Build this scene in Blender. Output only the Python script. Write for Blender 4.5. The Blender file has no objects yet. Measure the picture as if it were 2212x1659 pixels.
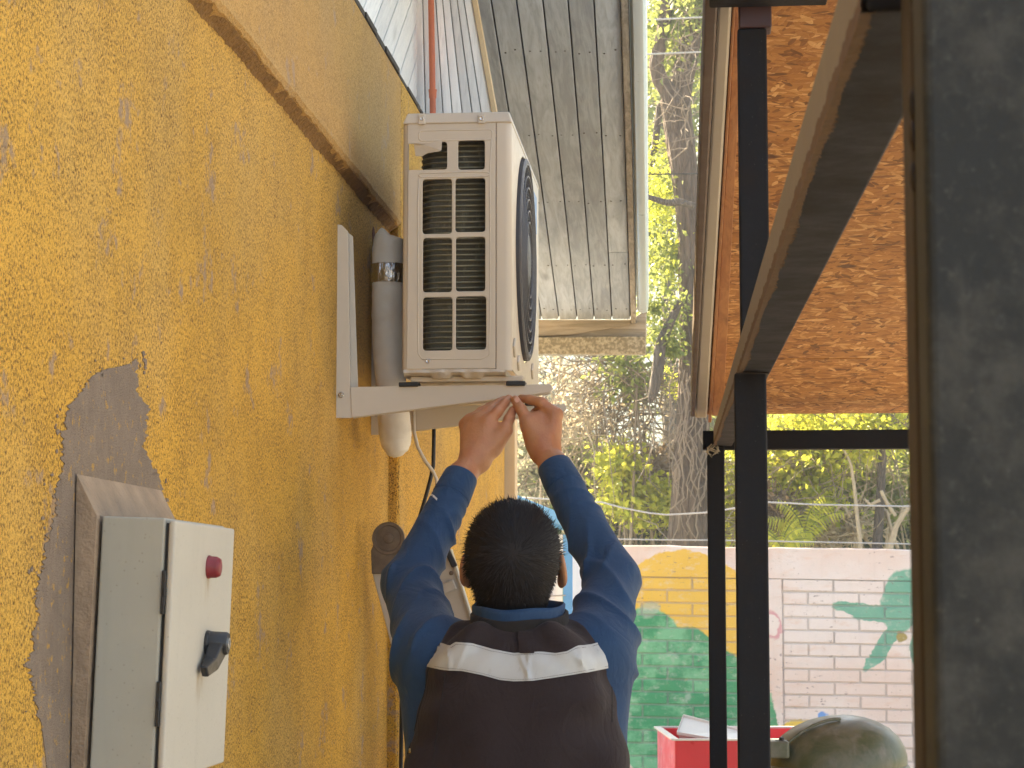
import bpy, bmesh, math, random
import numpy as np
from mathutils import Vector, Matrix, Euler
from mathutils.bvhtree import BVHTree

# ------------------------------------------------------------------ camera, sky, sun, exposure
ZC = 1.55                      # eye height of the photographer
FPX = 4700.0                   # focal length in picture units (picture is 2212 x 1659 units)
scene = bpy.context.scene
COL = scene.collection
YAW = math.radians(4.95)
PITCH = math.radians(5.5)
cam_d = bpy.data.cameras.new('camera')
cam = bpy.data.objects.new('camera', cam_d)
COL.objects.link(cam)
cam.location = (0, 0, ZC)
cam.rotation_euler = (math.radians(90) + PITCH, 0, YAW)
cam_d.sensor_width = 36.0
cam_d.lens = FPX / 2212.0 * 36.0
cam_d.clip_start = 0.05
cam_d.clip_end = 3000
cam_d.dof.use_dof = True
cam_d.dof.focus_distance = 4.35
cam_d.dof.aperture_fstop = 26
scene.camera = cam

world = bpy.data.worlds.new('World')
scene.world = world
world.use_nodes = True
SUN_TRAVEL = Vector((0.62, -0.60, 0)).normalized()
SUN_EL = math.radians(38)
wn = world.node_tree
bg = wn.nodes['Background']
sky = wn.nodes.new('ShaderNodeTexSky')
sky.sky_type = 'NISHITA'
sky.sun_disc = False
sky.sun_elevation = SUN_EL
sky.sun_rotation = math.atan2(-SUN_TRAVEL.x, -SUN_TRAVEL.y)
sky.air_density = 1.0
sky.dust_density = 2.0
wn.links.new(sky.outputs[0], bg.inputs[0])
bg.inputs[1].default_value = 0.055
sun_d = bpy.data.lights.new('sun', 'SUN')
sun_d.energy = 5.0
sun_d.color = (1.0, 0.80, 0.52)
sun_d.angle = math.radians(0.6)
sun = bpy.data.objects.new('sun', sun_d)
COL.objects.link(sun)
sun.location = (6, -8, 6)
sun.rotation_euler = Vector((SUN_TRAVEL.x * math.cos(SUN_EL), SUN_TRAVEL.y * math.cos(SUN_EL), -math.sin(SUN_EL))).to_track_quat('-Z', 'Y').to_euler()

scene.view_settings.view_transform = 'Standard'
scene.view_settings.look = 'None'
scene.view_settings.exposure = 3.12
scene.view_settings.gamma = 1.0
scene.view_settings.use_curve_mapping = False
scene.render.engine = 'CYCLES'
scene.cycles.use_denoising = True
scene.cycles.max_bounces = 8
scene.cycles.diffuse_bounces = 4
scene.cycles.transparent_max_bounces = 12
scene.cycles.use_adaptive_sampling = True
scene.cycles.adaptive_threshold = 0.015

# ------------------------------------------------------------------ projecting helpers (measure once, place in metres)
_R = Euler((math.radians(90) + PITCH, 0, YAW)).to_matrix()
def ray(px, py):
    return _R @ Vector(((px - 1106.0) / FPX, -(py - 829.5) / FPX, -1.0))
def U(px, py, Y):
    d = ray(px, py); t = Y / d.y
    return Vector((d.x * t, Y, ZC + d.z * t))
def UX(px, py, X):
    d = ray(px, py); t = X / d.x
    return Vector((X, d.y * t, ZC + d.z * t))

# ------------------------------------------------------------------ mesh collecting
class MB:
    def __init__(self): self.v = []; self.f = []
    def add(self, vs, fs):
        o = len(self.v)
        self.v += [tuple(p) for p in vs]
        self.f += [tuple(i + o for i in f) for f in fs]
        return self
    def box(self, x0, x1, y0, y1, z0, z1):
        return self.add([(x0,y0,z0),(x1,y0,z0),(x1,y1,z0),(x0,y1,z0),(x0,y0,z1),(x1,y0,z1),(x1,y1,z1),(x0,y1,z1)],
                        [(0,3,2,1),(4,5,6,7),(0,1,5,4),(1,2,6,5),(2,3,7,6),(3,0,4,7)])
    def hexa(self, p):           # 4 bottom (ccw from above), 4 top
        return self.add(p, [(0,3,2,1),(4,5,6,7),(0,1,5,4),(1,2,6,5),(2,3,7,6),(3,0,4,7)])
    def obox(self, c, ax, ay, az):   # centre and three half-axes
        c = Vector(c); ax = Vector(ax); ay = Vector(ay); az = Vector(az)
        P = [c-ax-ay-az, c+ax-ay-az, c+ax+ay-az, c-ax+ay-az, c-ax-ay+az, c+ax-ay+az, c+ax+ay+az, c-ax+ay+az]
        return self.hexa(P)
    def beam(self, a, b, side, up):  # bar from a to b, half vectors side, up
        a = Vector(a); b = Vector(b); s = Vector(side); u = Vector(up)
        return self.hexa([a-s-u, a+s-u, b+s-u, b-s-u, a-s+u, a+s+u, b+s+u, b-s+u])
    def prism(self, poly, vec):
        poly = [Vector(p) for p in poly]; vec = Vector(vec); n = len(poly)
        vs = poly + [p + vec for p in poly]
        fs = [tuple(range(n))[::-1], tuple(range(n, 2*n))]
        for i in range(n):
            j = (i+1) % n
            fs.append((i, j, n+j, n+i))
        return self.add(vs, fs)
    def tube(self, pts, rad, n=8, cap=True, jit=None):
        pts = [Vector(p) for p in pts]
        if not hasattr(rad, '__len__'): rad = [rad]*len(pts)
        base = len(self.v); up = None
        for i, p in enumerate(pts):
            t = (pts[min(i+1, len(pts)-1)] - pts[max(i-1, 0)]).normalized()
            if up is None:
                up = t.orthogonal().normalized()
            else:
                up = (up - t * up.dot(t))
                up = up.normalized() if up.length > 1e-6 else t.orthogonal().normalized()
            b = t.cross(up)
            for k in range(n):
                a = 2*math.pi*k/n
                r = rad[i] * (jit(i, k) if jit else 1.0)
                self.v.append(tuple(p + (up*math.cos(a) + b*math.sin(a))*r))
        for i in range(len(pts)-1):
            for k in range(n):
                k2 = (k+1) % n
                self.f.append((base+i*n+k, base+i*n+k2, base+(i+1)*n+k2, base+(i+1)*n+k))
        if cap:
            self.f.append(tuple(base+k for k in range(n))[::-1])
            e = base+(len(pts)-1)*n
            self.f.append(tuple(e+k for k in range(n)))
        return self
    def lathe(self, o, axis, prof, n=24, up=None):   # prof: (along, radius)
        o = Vector(o); a = Vector(axis).normalized()
        u = Vector(up).normalized() if up else a.orthogonal().normalized()
        w = a.cross(u); base = len(self.v)
        for (h, r) in prof:
            for k in range(n):
                t = 2*math.pi*k/n
                self.v.append(tuple(o + a*h + (u*math.cos(t)+w*math.sin(t))*max(r, 1e-5)))
        for i in range(len(prof)-1):
            for k in range(n):
                k2 = (k+1) % n
                self.f.append((base+i*n+k, base+i*n+k2, base+(i+1)*n+k2, base+(i+1)*n+k))
        self.f.append(tuple(base+k for k in range(n))[::-1])
        e = base+(len(prof)-1)*n
        self.f.append(tuple(e+k for k in range(n)))
        return self

def root_loc(o):
    p = Vector((0, 0, 0))
    while o is not None:
        p += o.location; o = o.parent
    return p
def link(o, parent=None):
    COL.objects.link(o)
    if parent is not None: o.parent = parent
    return o
def obj(name, mb, mat, parent=None, bevel=0, smooth=False, seg=2, world_space=True, fixn=True, auto=None):
    me = bpy.data.meshes.new(name)
    off = root_loc(parent) if (parent is not None and world_space) else Vector((0, 0, 0))
    me.from_pydata([(v[0]-off.x, v[1]-off.y, v[2]-off.z) for v in mb.v], [], mb.f)
    if fixn:
        bm = bmesh.new(); bm.from_mesh(me)
        bmesh.ops.recalc_face_normals(bm, faces=bm.faces)
        bm.to_mesh(me); bm.free()
    me.update()
    if mat: me.materials.append(mat)
    if smooth:
        me.shade_smooth()
        if auto: me.set_sharp_from_angle(angle=math.radians(auto))
    o = bpy.data.objects.new(name, me)
    link(o, parent)
    if bevel:
        m = o.modifiers.new('bevel', 'BEVEL'); m.width = bevel; m.segments = seg; m.limit_method = 'ANGLE'; m.angle_limit = math.radians(35)
        m.harden_normals = False
    return o
def tag(o, label=None, cat=None, group=None, kind=None):
    if label: o['label'] = label
    if cat: o['category'] = cat
    if group: o['group'] = group
    if kind: o['kind'] = kind
    return o
def thing(name, loc, label, cat, group=None):
    o = bpy.data.objects.new(name, None); COL.objects.link(o); o.location = loc
    o.empty_display_size = 0.05
    return tag(o, label, cat, group)
def copy_obj(src, parent=None, loc=None):
    c = src.copy(); COL.objects.link(c)
    if parent is not None: c.parent = parent
    if loc is not None: c.location = loc
    return c
def fill_shape(outer, holes, thick, bev=0.0):
    """plate with holes from 2D outlines, returned as vertices (u,v,w) and faces; w is +-thick/2"""
    cu = bpy.data.curves.new('shape', 'CURVE'); cu.dimensions = '2D'; cu.fill_mode = 'BOTH'
    cu.extrude = max(thick/2 - bev, 1e-4); cu.bevel_depth = bev; cu.bevel_resolution = 1
    if bev: cu.offset = -bev
    for loop in [outer] + holes:
        sp = cu.splines.new('POLY'); sp.points.add(len(loop)-1)
        for i, (a, b) in enumerate(loop): sp.points[i].co = (a, b, 0, 1)
        sp.use_cyclic_u = True
    o = bpy.data.objects.new('shape', cu); COL.objects.link(o)
    dg = bpy.context.evaluated_depsgraph_get()
    me = bpy.data.meshes.new_from_object(o.evaluated_get(dg))
    vs = [tuple(v.co) for v in me.vertices]; fs = [tuple(p.vertices) for p in me.polygons]
    bpy.data.objects.remove(o); bpy.data.curves.remove(cu); bpy.data.meshes.remove(me)
    return vs, fs
def rrect(x0, x1, y0, y1, r, n=5):
    out = []
    for (cx, cy, a0) in ((x1-r, y1-r, 0), (x0+r, y1-r, 90), (x0+r, y0+r, 180), (x1-r, y0+r, 270)):
        for k in range(n+1):
            a = math.radians(a0 + 90*k/n)
            out.append((cx + r*math.cos(a), cy + r*math.sin(a)))
    return out
def noise1(seed):
    rr = random.Random(seed); ph = [(rr.uniform(0, 6.28), rr.uniform(0.7, 1.3)) for _ in range(6)]
    def f(t): return sum(math.sin(t*(2**i)*w + p)/(1.5**i) for i, (p, w) in enumerate(ph)) / 2.2
    return f

# ------------------------------------------------------------------ materials
class G:
    """small node-graph writer"""
    def __init__(self, name):
        self.m = bpy.data.materials.new(name); self.m.use_nodes = True
        self.t = self.m.node_tree; self.b = self.t.nodes['Principled BSDF']
        self.out = self.t.nodes['Material Output']
    def n(self, typ, **kw):
        nd = self.t.nodes.new(typ)
        for k, v in kw.items(): setattr(nd, k, v)
        return nd
    def set(self, sock, v):
        if isinstance(v, bpy.types.NodeSocket): self.t.links.new(v, sock)
        else:
            if hasattr(v, '__len__') and len(v) == 3 and sock.type == 'RGBA': v = (*v, 1)
            sock.default_value = v
    def pos(self): return self.n('ShaderNodeNewGeometry').outputs['Position']
    def objc(self): return self.n('ShaderNodeTexCoord').outputs['Object']
    def rand(self): return self.n('ShaderNodeObjectInfo').outputs['Random']
    def island(self): return self.n('ShaderNodeNewGeometry').outputs['Random Per Island']
    def map(self, v, scale=(1,1,1), rot=(0,0,0), loc=(0,0,0)):
        nd = self.n('ShaderNodeMapping')
        self.set(nd.inputs['Vector'], v)
        nd.inputs['Scale'].default_value = scale; nd.inputs['Rotation'].default_value = rot
        self.set(nd.inputs['Location'], loc)
        return nd.outputs[0]
    def noise(self, v, scale, detail=3, rough=0.55, dist=0.0, out='Fac'):
        nd = self.n('ShaderNodeTexNoise')
        self.set(nd.inputs['Vector'], v); nd.inputs['Scale'].default_value = scale
        nd.inputs['Detail'].default_value = detail; nd.inputs['Roughness'].default_value = rough
        nd.inputs['Distortion'].default_value = dist
        return nd.outputs[out]
    def voro(self, v, scale, feature='F1', out='Distance', rnd=1.0):
        nd = self.n('ShaderNodeTexVoronoi'); nd.feature = feature
        self.set(nd.inputs['Vector'], v); nd.inputs['Scale'].default_value = scale
        nd.inputs['Randomness'].default_value = rnd
        return nd.outputs[out]
    def ramp(self, f, stops, interp='LINEAR'):
        nd = self.n('ShaderNodeValToRGB'); cr = nd.color_ramp; cr.interpolation = interp
        while len(cr.elements) < len(stops): cr.elements.new(0.5)
        for e, (p, c) in zip(cr.elements, stops):
            e.position = p
            e.color = (c, c, c, 1) if not hasattr(c, '__len__') else ((*c, 1) if len(c) == 3 else c)
        self.set(nd.inputs[0], f)
        return nd.outputs[0]
    def mix(self, f, a, b, mode='MIX'):
        nd = self.n('ShaderNodeMix', data_type='RGBA', blend_type=mode)
        self.set(nd.inputs[0], f); self.set(nd.inputs[6], a); self.set(nd.inputs[7], b)
        return nd.outputs[2]
    def math(self, op, a, b=0.0, c=0.0, clamp=False):
        nd = self.n('ShaderNodeMath', operation=op); nd.use_clamp = clamp
        self.set(nd.inputs[0], a); self.set(nd.inputs[1], b)
        if op in ('MULTIPLY_ADD', 'COMPARE', 'SMOOTH_MIN'): self.set(nd.inputs[2], c)
        return nd.outputs[0]
    def sstep(self, v, lo, hi, a=0.0, b=1.0):
        nd = self.n('ShaderNodeMapRange', interpolation_type='SMOOTHSTEP')
        self.set(nd.inputs[0], v)
        nd.inputs[1].default_value = lo; nd.inputs[2].default_value = hi; nd.inputs[3].default_value = a; nd.inputs[4].default_value = b
        return nd.outputs[0]
    def xyz(self, v):
        nd = self.n('ShaderNodeSeparateXYZ'); self.set(nd.inputs[0], v); return nd.outputs
    def comb(self, x, y, z):
        nd = self.n('ShaderNodeCombineXYZ')
        self.set(nd.inputs[0], x); self.set(nd.inputs[1], y); self.set(nd.inputs[2], z); return nd.outputs[0]
    def vadd(self, a, b):
        nd = self.n('ShaderNodeVectorMath', operation='ADD'); self.set(nd.inputs[0], a); self.set(nd.inputs[1], b); return nd.outputs[0]
    def bump(self, h, strength=0.3, dist=0.002, normal=None):
        nd = self.n('ShaderNodeBump'); nd.inputs['Strength'].default_value = strength; nd.inputs['Distance'].default_value = dist
        self.set(nd.inputs['Height'], h)
        if normal is not None: self.set(nd.inputs['Normal'], normal)
        return nd.outputs[0]
    def done(self, color, rough=0.6, normal=None, **kw):
        self.set(self.b.inputs['Base Color'], color); self.set(self.b.inputs['Roughness'], rough)
        if normal is not None: self.set(self.b.inputs['Normal'], normal)
        for k, v in kw.items(): self.set(self.b.inputs[k.replace('_', ' ')], v)
        return self.m

def mat_simple(name, col, rough=0.5, var=0.12, scale=30, bump=0.0, bscale=200, bdist=0.001, space='pos', **kw):
    g = G(name); v = g.pos() if space == 'pos' else g.objc()
    f = g.noise(v, scale, 4, 0.6)
    c = g.mix(f, tuple(x*(1-var) for x in col), tuple(min(1, x*(1+var)) for x in col))
    nrm = g.bump(g.noise(v, bscale, 3), bump, bdist) if bump else None
    r = g.sstep(g.noise(v, scale*2, 3), 0.3, 0.7, max(rough-0.08, 0.02), min(rough+0.08, 1))
    return g.done(c, r, nrm, **kw)

def mat_stucco(name, base, pit, scuff, pits=1.0, sand=0.0, sandcol=(0.60,0.42,0.16)):
    g = G(name); p = g.pos()
    big = g.noise(p, 1.6, 4, 0.6)
    mid = g.noise(p, 9, 5, 0.65)
    c = g.mix(g.sstep(big, 0.3, 0.7), base, tuple(b*0.80 for b in base))
    # sandy faded areas
    c = g.mix(g.math('MULTIPLY', g.sstep(g.noise(g.map(p, loc=(3,1,7)), 2.3, 4), 0.42, 0.66), 0.30+sand, clamp=True), c, sandcol)
    c = g.mix(sand, c, sandcol)
    fade = g.math('MULTIPLY', g.sstep(g.math('ADD', g.xyz(p)[2], g.math('MULTIPLY', g.noise(g.map(p, loc=(8,8,1)), 3, 4), 0.7)), ZC+0.45, ZC+1.45), 0.30)
    c = g.mix(fade, c, sandcol)
    grain = g.noise(p, 520, 2, 0.5)
    coarse = g.noise(g.map(p, scale=(1,1,0.62)), 340, 3, 0.6, 0.4)
    dens = g.math('MULTIPLY', g.sstep(mid, 0.25, 0.75), 0.05)
    pitm = g.sstep(g.math('ADD', coarse, dens), 0.552, 0.625)
    c = g.mix(g.math('MULTIPLY', pitm, 0.95*pits), c, pit)
    c = g.mix(g.math('MULTIPLY', g.sstep(grain, 0.50, 0.68), 0.55), c, tuple(b*0.5 for b in base))
    c = g.mix(g.math('MULTIPLY', g.sstep(grain, 0.46, 0.30), 0.22), c, tuple(min(1, b*1.35+0.05) for b in base))
    # worn, greyish mauve scuffs
    sc = g.noise(g.map(p, loc=(1,5,2)), 7.5, 5, 0.7)
    sc2 = g.noise(g.map(p, loc=(4,2,9)), 28, 4, 0.7)
    scm = g.sstep(g.math('ADD', sc, g.math('MULTIPLY', sc2, 0.35)), 0.765, 0.86)
    c = g.mix(g.math('MULTIPLY', scm, 0.75), c, scuff)
    h = g.math('SUBTRACT', g.math('MULTIPLY', grain, 0.5), g.math('MULTIPLY', pitm, 1.0))
    h = g.math('ADD', h, g.math('MULTIPLY', g.noise(p, 60, 4), 1.3))
    return g.done(c, 0.92, g.bump(h, 0.75, 0.006))

def mat_wood(name, col, dark, axis='y', rough=0.75, grain=22, knots=True, obj_space=True, white=0.0):
    """planks run along the given object axis; each object has its own cut"""
    g = G(name); v = g.objc() if obj_space else g.pos()
    r = g.rand()
    off = g.comb(g.math('MULTIPLY', r, 37.0), g.math('MULTIPLY', r, 91.0), g.math('MULTIPLY', r, 53.0))
    v = g.vadd(v, off)
    sc = {'x': (0.09,1,1), 'y': (1,0.09,1), 'z': (1,1,0.09)}[axis]
    vs = g.map(v, scale=sc)
    f1 = g.noise(vs, grain*2.0, 5, 0.65, 1.2)
    f2 = g.noise(vs, grain*9, 3, 0.6, 0.3)
    f3 = g.noise(v, 3.0, 3)
    c = g.mix(g.sstep(f1, 0.32, 0.68), col, dark)
    c = g.mix(g.math('MULTIPLY', g.sstep(f2, 0.5, 0.75), 0.35), c, tuple(d*0.6 for d in dark))
    c = g.mix(g.math('MULTIPLY', g.sstep(f3, 0.45, 0.7), 0.35), c, tuple(d*0.85 for d in dark))
    if knots:
        kv = g.map(v, scale={'x': (0.4,1,1), 'y': (1,0.4,1), 'z': (1,1,0.4)}[axis])
        k = g.voro(kv, 5.5)
        km = g.sstep(k, 0.16, 0.03)
        c = g.mix(g.math('MULTIPLY', km, 0.6), c, tuple(d*0.45 for d in dark))
    tone = g.sstep(r, 0.0, 1.0, 0.82, 1.12)
    c = g.mix(1.0, c, g.comb(tone, tone, tone), 'MULTIPLY')
    h = g.math('ADD', f1, g.math('MULTIPLY', f2, 0.6))
    return g.done(c, rough, g.bump(h, 0.35, 0.002))

def mat_osb(name):
    g = G(name); p = g.pos(); r = g.rand()
    q0 = g.xyz(p)
    wob = g.noise(p, 20, 3, out='Color')
    col = g.mix(g.noise(g.map(p, scale=(0.35,1,1)), 60, 5, 0.7), (0.36,0.155,0.034), (0.52,0.245,0.066))
    hs = None
    for i, (rot, s, m) in enumerate(((0.05, 84, 0.40), (0.7, 92, 0.36), (-0.65, 88, 0.38), (0.25, 66, 0.30), (-0.2, 110, 0.36), (1.25, 96, 0.26), (-1.0, 74, 0.2), (0.1, 60, 0.12))):
        q = g.map(p, rot=(0, 0, rot), loc=(i*3.7, i*1.3, 0))
        q = g.vadd(q, g.map(wob, scale=(0.006,0.006,0.006)))
        q = g.map(q, scale=(0.26, 0.95, 1.0))
        nd = g.n('ShaderNodeTexVoronoi'); nd.feature = 'F1'; g.set(nd.inputs['Vector'], q); nd.inputs['Scale'].default_value = s
        rr = g.xyz(nd.outputs['Color'])
        fl = g.noise(g.map(q, scale=(0.5, 4, 1)), s*2.2, 3)
        cc = g.ramp(g.math('ADD', g.math('MULTIPLY', rr[1], 0.7), g.math('MULTIPLY', fl, 0.3)),
                    [(0.15, (0.13,0.05,0.011)), (0.38, (0.38,0.16,0.036)), (0.65, (0.55,0.27,0.078)), (0.9, (0.82,0.52,0.23))])
        pick = g.math('MULTIPLY', g.sstep(rr[0], 1-m-0.02, 1-m+0.02), g.sstep(nd.outputs['Distance'], 0.56, 0.50))
        col = g.mix(g.math('MULTIPLY', pick, 0.95), col, cc)
        h = g.math('MULTIPLY', pick, rr[1])
        hs = h if hs is None else g.math('ADD', hs, h)
    spot = g.sstep(g.math('ADD', g.voro(g.map(p, scale=(0.55,1,1), loc=(0.3,0.1,0)), 3.6), g.math('MULTIPLY', g.noise(p, 60, 3), 0.05)), 0.085, 0.06)
    col = g.mix(g.math('MULTIPLY', spot, 0.85), col, (0.05,0.018,0.014))
    col = g.mix(g.math('MULTIPLY', g.sstep(g.noise(p, 2.2, 3), 0.4, 0.7), 0.25), col, (0.22,0.085,0.018))
    tone = g.sstep(r, 0, 1, 0.94, 1.05)
    col = g.mix(1.0, col, g.comb(tone, tone, tone), 'MULTIPLY')
    return g.done(col, 0.65, g.bump(hs, 0.5, 0.0015))

def mat_dark_steel(name, col=(0.008,0.0078,0.0085), dust=(0.085,0.062,0.04), amount=0.35, rough=0.6):
    g = G(name); p = g.pos()
    n1 = g.noise(p, 14, 6, 0.7); n2 = g.noise(p, 130, 4, 0.7); n3 = g.noise(g.map(p, scale=(1,1,0.2)), 40, 4, 0.65)
    c = g.mix(g.math('MULTIPLY', g.sstep(n1, 0.42, 0.75), amount), col, dust)
    c = g.mix(g.math('MULTIPLY', g.sstep(n2, 0.52, 0.75), amount*0.9), c, tuple(d*0.8 for d in dust))
    c = g.mix(g.math('MULTIPLY', g.sstep(n3, 0.56, 0.8), amount*0.7), c, dust)
    spk = g.sstep(g.voro(p, 70), 0.10, 0.05)
    c = g.mix(g.math('MULTIPLY', spk, 0.12), c, (0.28,0.26,0.23))
    return g.done(c, g.sstep(n1, 0.3, 0.8, rough, min(1, rough+0.3)), g.bump(g.math('ADD', n2, n3), 0.3, 0.0015), Specular_IOR_Level=0.25)

def mat_leaf(name, cols, trans=0.35, rough=0.5):
    g = G(name); r = g.island()
    st = [(i/(len(cols)-1) if len(cols) > 1 else 0, c) for i, c in enumerate(cols)]
    c = g.ramp(r, st)
    c = g.mix(g.math('MULTIPLY', g.noise(g.pos(), 1.3, 3), 0.35), c, cols[0])
    g.done(c, rough)
    tr = g.n('ShaderNodeBsdfTranslucent'); g.set(tr.inputs[0], g.mix(0.5, c, tuple(min(1, x*1.8) for x in cols[-1])))
    mx = g.n('ShaderNodeMixShader'); mx.inputs[0].default_value = trans
    g.t.links.new(g.b.outputs[0], mx.inputs[1]); g.t.links.new(tr.outputs[0], mx.inputs[2])
    g.t.links.new(mx.outputs[0], g.out.inputs[0])
    return g.m

def mat_bark(name, a, b, scale=1.0):
    g = G(name); p = g.pos()
    v = g.map(p, scale=(1,1,0.16))
    f = g.noise(v, 26*scale, 5, 0.7, 0.8); f2 = g.noise(p, 60*scale, 4, 0.7)
    w = g.voro(g.map(p, scale=(1,1,0.22)), 22*scale, 'DISTANCE_TO_EDGE')
    c = g.mix(g.sstep(f, 0.3, 0.7), a, b)
    c = g.mix(g.math('MULTIPLY', g.sstep(w, 0.10, 0.0), 0.6), c, tuple(x*0.4 for x in a))
    c = g.mix(g.math('MULTIPLY', f2, 0.4), c, tuple(x*1.1 for x in b))
    h = g.math('ADD', g.math('MULTIPLY', g.sstep(w, 0.0, 0.25), 1.0), g.math('MULTIPLY', f, 0.8))
    return g.done(c, 0.9, g.bump(h, 0.8, 0.02))

M = {}
M['stucco'] = mat_stucco('yellow_stucco', (0.80,0.44,0.046), (0.10,0.045,0.010), (0.34,0.25,0.19))
M['stucco_upper'] = mat_stucco('sandy_stucco', (0.72,0.40,0.075), (0.26,0.15,0.05), (0.40,0.29,0.20), pits=0.7, sand=0.35, sandcol=(0.50,0.33,0.14))
M['cement'] = mat_simple('cement_render', (0.32,0.235,0.155), 0.9, 0.55, 22, 0.8, 160, 0.004)
M['cement_dark'] = mat_simple('dark_cement_smear', (0.215,0.155,0.102), 0.92, 0.65, 26, 0.9, 120, 0.005)
def mat_smear():
    g = G('smeared_cement'); p = g.pos()
    n = g.noise(p, 24, 5, 0.7); n2 = g.noise(g.map(p, scale=(1,1,0.25)), 40, 4, 0.65); gr = g.noise(p, 420, 3, 0.6)
    c = g.mix(n, (0.165,0.122,0.085), (0.33,0.255,0.185))
    c = g.mix(g.math('MULTIPLY', g.sstep(n2, 0.5, 0.75), 0.4), c, (0.36,0.28,0.20))
    c = g.mix(g.math('MULTIPLY', g.sstep(g.math('ADD', g.noise(p, 60, 4, 0.7), g.math('MULTIPLY', gr, 0.25)), 0.72, 0.79), 0.8), c, (0.62,0.34,0.04))
    c = g.mix(g.math('MULTIPLY', g.sstep(gr, 0.55, 0.7), 0.5), c, (0.09,0.062,0.04))
    return g.done(c, 0.93, g.bump(g.math('ADD', gr, n), 0.8, 0.005))
M['cement_dark'] = mat_smear()
M['cream'] = mat_simple('cream_paint', (0.62,0.47,0.28), 0.8, 0.12, 14, 0.3, 150, 0.002)
M['ac_white'] = mat_simple('ivory_enamel', (0.55,0.48,0.38), 0.42, 0.03, 20, 0.04, 500, 0.0004)
M['ac_front'] = mat_simple('ivory_front_enamel', (0.57,0.50,0.40), 0.45, 0.03, 20, 0.03, 500, 0.0004)
M['bracket'] = mat_simple('bracket_enamel', (0.58,0.515,0.42), 0.42, 0.05, 18, 0.05, 400, 0.0005)
M['dark'] = mat_simple('dark_void', (0.012,0.012,0.011), 0.8, 0.2, 40)
M['coil'] = mat_simple('coil_tube', (0.24,0.215,0.13), 0.4, 0.45, 90, 0.2, 700, 0.001, Metallic=0.3)
def mat_fins():
    g = G('coil_fins'); p = g.pos(); z = g.xyz(p)
    w = g.n('ShaderNodeTexWave'); w.wave_type = 'BANDS'; w.bands_direction = 'X'
    g.set(w.inputs['Vector'], p); w.inputs['Scale'].default_value = 190; w.inputs['Distortion'].default_value = 0.8
    c = g.mix(w.outputs['Fac'], (0.03,0.026,0.014), (0.13,0.115,0.07))
    c = g.mix(g.math('MULTIPLY', g.sstep(g.noise(g.map(p, scale=(1,1,0.3)), 45, 4, 0.7), 0.5, 0.75), 0.6), c, (0.26,0.24,0.17))
    return g.done(c, 0.5, g.bump(w.outputs['Fac'], 0.5, 0.002), Metallic=0.4)
M['fins'] = mat_fins()
M['grille'] = mat_simple('grille_plastic', (0.055,0.053,0.058), 0.55, 0.15, 40)
M['grille_rim'] = mat_simple('grille_rim', (0.16,0.155,0.16), 0.5, 0.1, 40)
M['blue_label'] = mat_simple('blue_sticker', (0.08,0.20,0.42), 0.4, 0.2, 60)
M['steel'] = mat_simple('bright_steel', (0.55,0.54,0.52), 0.28, 0.15, 60, Metallic=0.9)
M['rubber'] = mat_simple('black_rubber', (0.018,0.018,0.018), 0.55, 0.2, 60)
def mat_wrap():
    g = G('wrapping_tape'); p = g.pos()
    n = g.noise(p, 30, 4); w = g.n('ShaderNodeTexWave'); w.bands_direction = 'Z'
    g.set(w.inputs['Vector'], g.map(p, scale=(1,1,1), rot=(0.25,0.15,0))); w.inputs['Scale'].default_value = 8.5; w.inputs['Distortion'].default_value = 1.8; w.inputs['Detail'].default_value = 2
    c = g.mix(n, (0.70,0.66,0.58), (0.80,0.77,0.69))
    c = g.mix(g.math('MULTIPLY', g.sstep(g.noise(p, 9, 4), 0.5, 0.7), 0.4), c, (0.54,0.48,0.39))
    return g.done(c, 0.45, g.bump(g.math('ADD', w.outputs['Fac'], n), 0.25, 0.006))
M['wrap'] = mat_wrap()
def mat_foil():
    g = G('foil_tape'); p = g.pos(); n = g.voro(p, 75, out='Color'); h = g.noise(p, 55, 3, 0.6, 1.5)
    return g.done((0.75,0.74,0.72), 0.18, g.bump(g.math('ADD', h, g.xyz(n)[0]), 0.8, 0.006), Metallic=1.0)
M['foil'] = mat_foil()
M['pvc'] = mat_simple('white_pvc', (0.72,0.72,0.70), 0.3, 0.05, 30)
M['cable_white'] = mat_simple('white_cable', (0.66,0.62,0.55), 0.45, 0.08, 40)
M['cable_black'] = mat_simple('black_cable', (0.012,0.012,0.012), 0.45, 0.2, 40)
def mat_cabinet(name, col):
    g = G(name); p = g.pos()
    n = g.noise(p, 900, 2); c = g.mix(g.noise(p, 9, 4), tuple(x*0.92 for x in col), tuple(x*1.06 for x in col))
    st = g.noise(g.map(p, scale=(1,1,0.10)), 34, 4, 0.6)
    c = g.mix(g.math('MULTIPLY', g.sstep(st, 0.52, 0.8), 0.25), c, tuple(x*0.7 for x in col))
    sp = g.sstep(g.voro(p, 110), 0.17, 0.06)
    c = g.mix(g.math('MULTIPLY', sp, 0.45), c, (0.20,0.17,0.12))
    c = g.mix(g.math('MULTIPLY', g.sstep(g.noise(p, 26, 5, 0.7), 0.60, 0.78), 0.3), c, (0.33,0.27,0.19))
    return g.done(c, 0.55, g.bump(n, 0.22, 0.001))
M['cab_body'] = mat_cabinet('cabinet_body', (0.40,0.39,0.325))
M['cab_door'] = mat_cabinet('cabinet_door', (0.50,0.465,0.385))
M['red_lens'] = mat_simple('faded_red_lens', (0.20,0.018,0.022), 0.5, 0.5, 90, 0.3, 200, 0.001)
M['black_plastic'] = mat_simple('black_plastic', (0.022,0.022,0.022), 0.4, 0.25, 60, 0.15, 300, 0.0006)
M['white_board'] = mat_wood('white_board', (0.90,0.90,0.88), (0.76,0.77,0.77), 'z', 0.7, 18, True)
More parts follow.
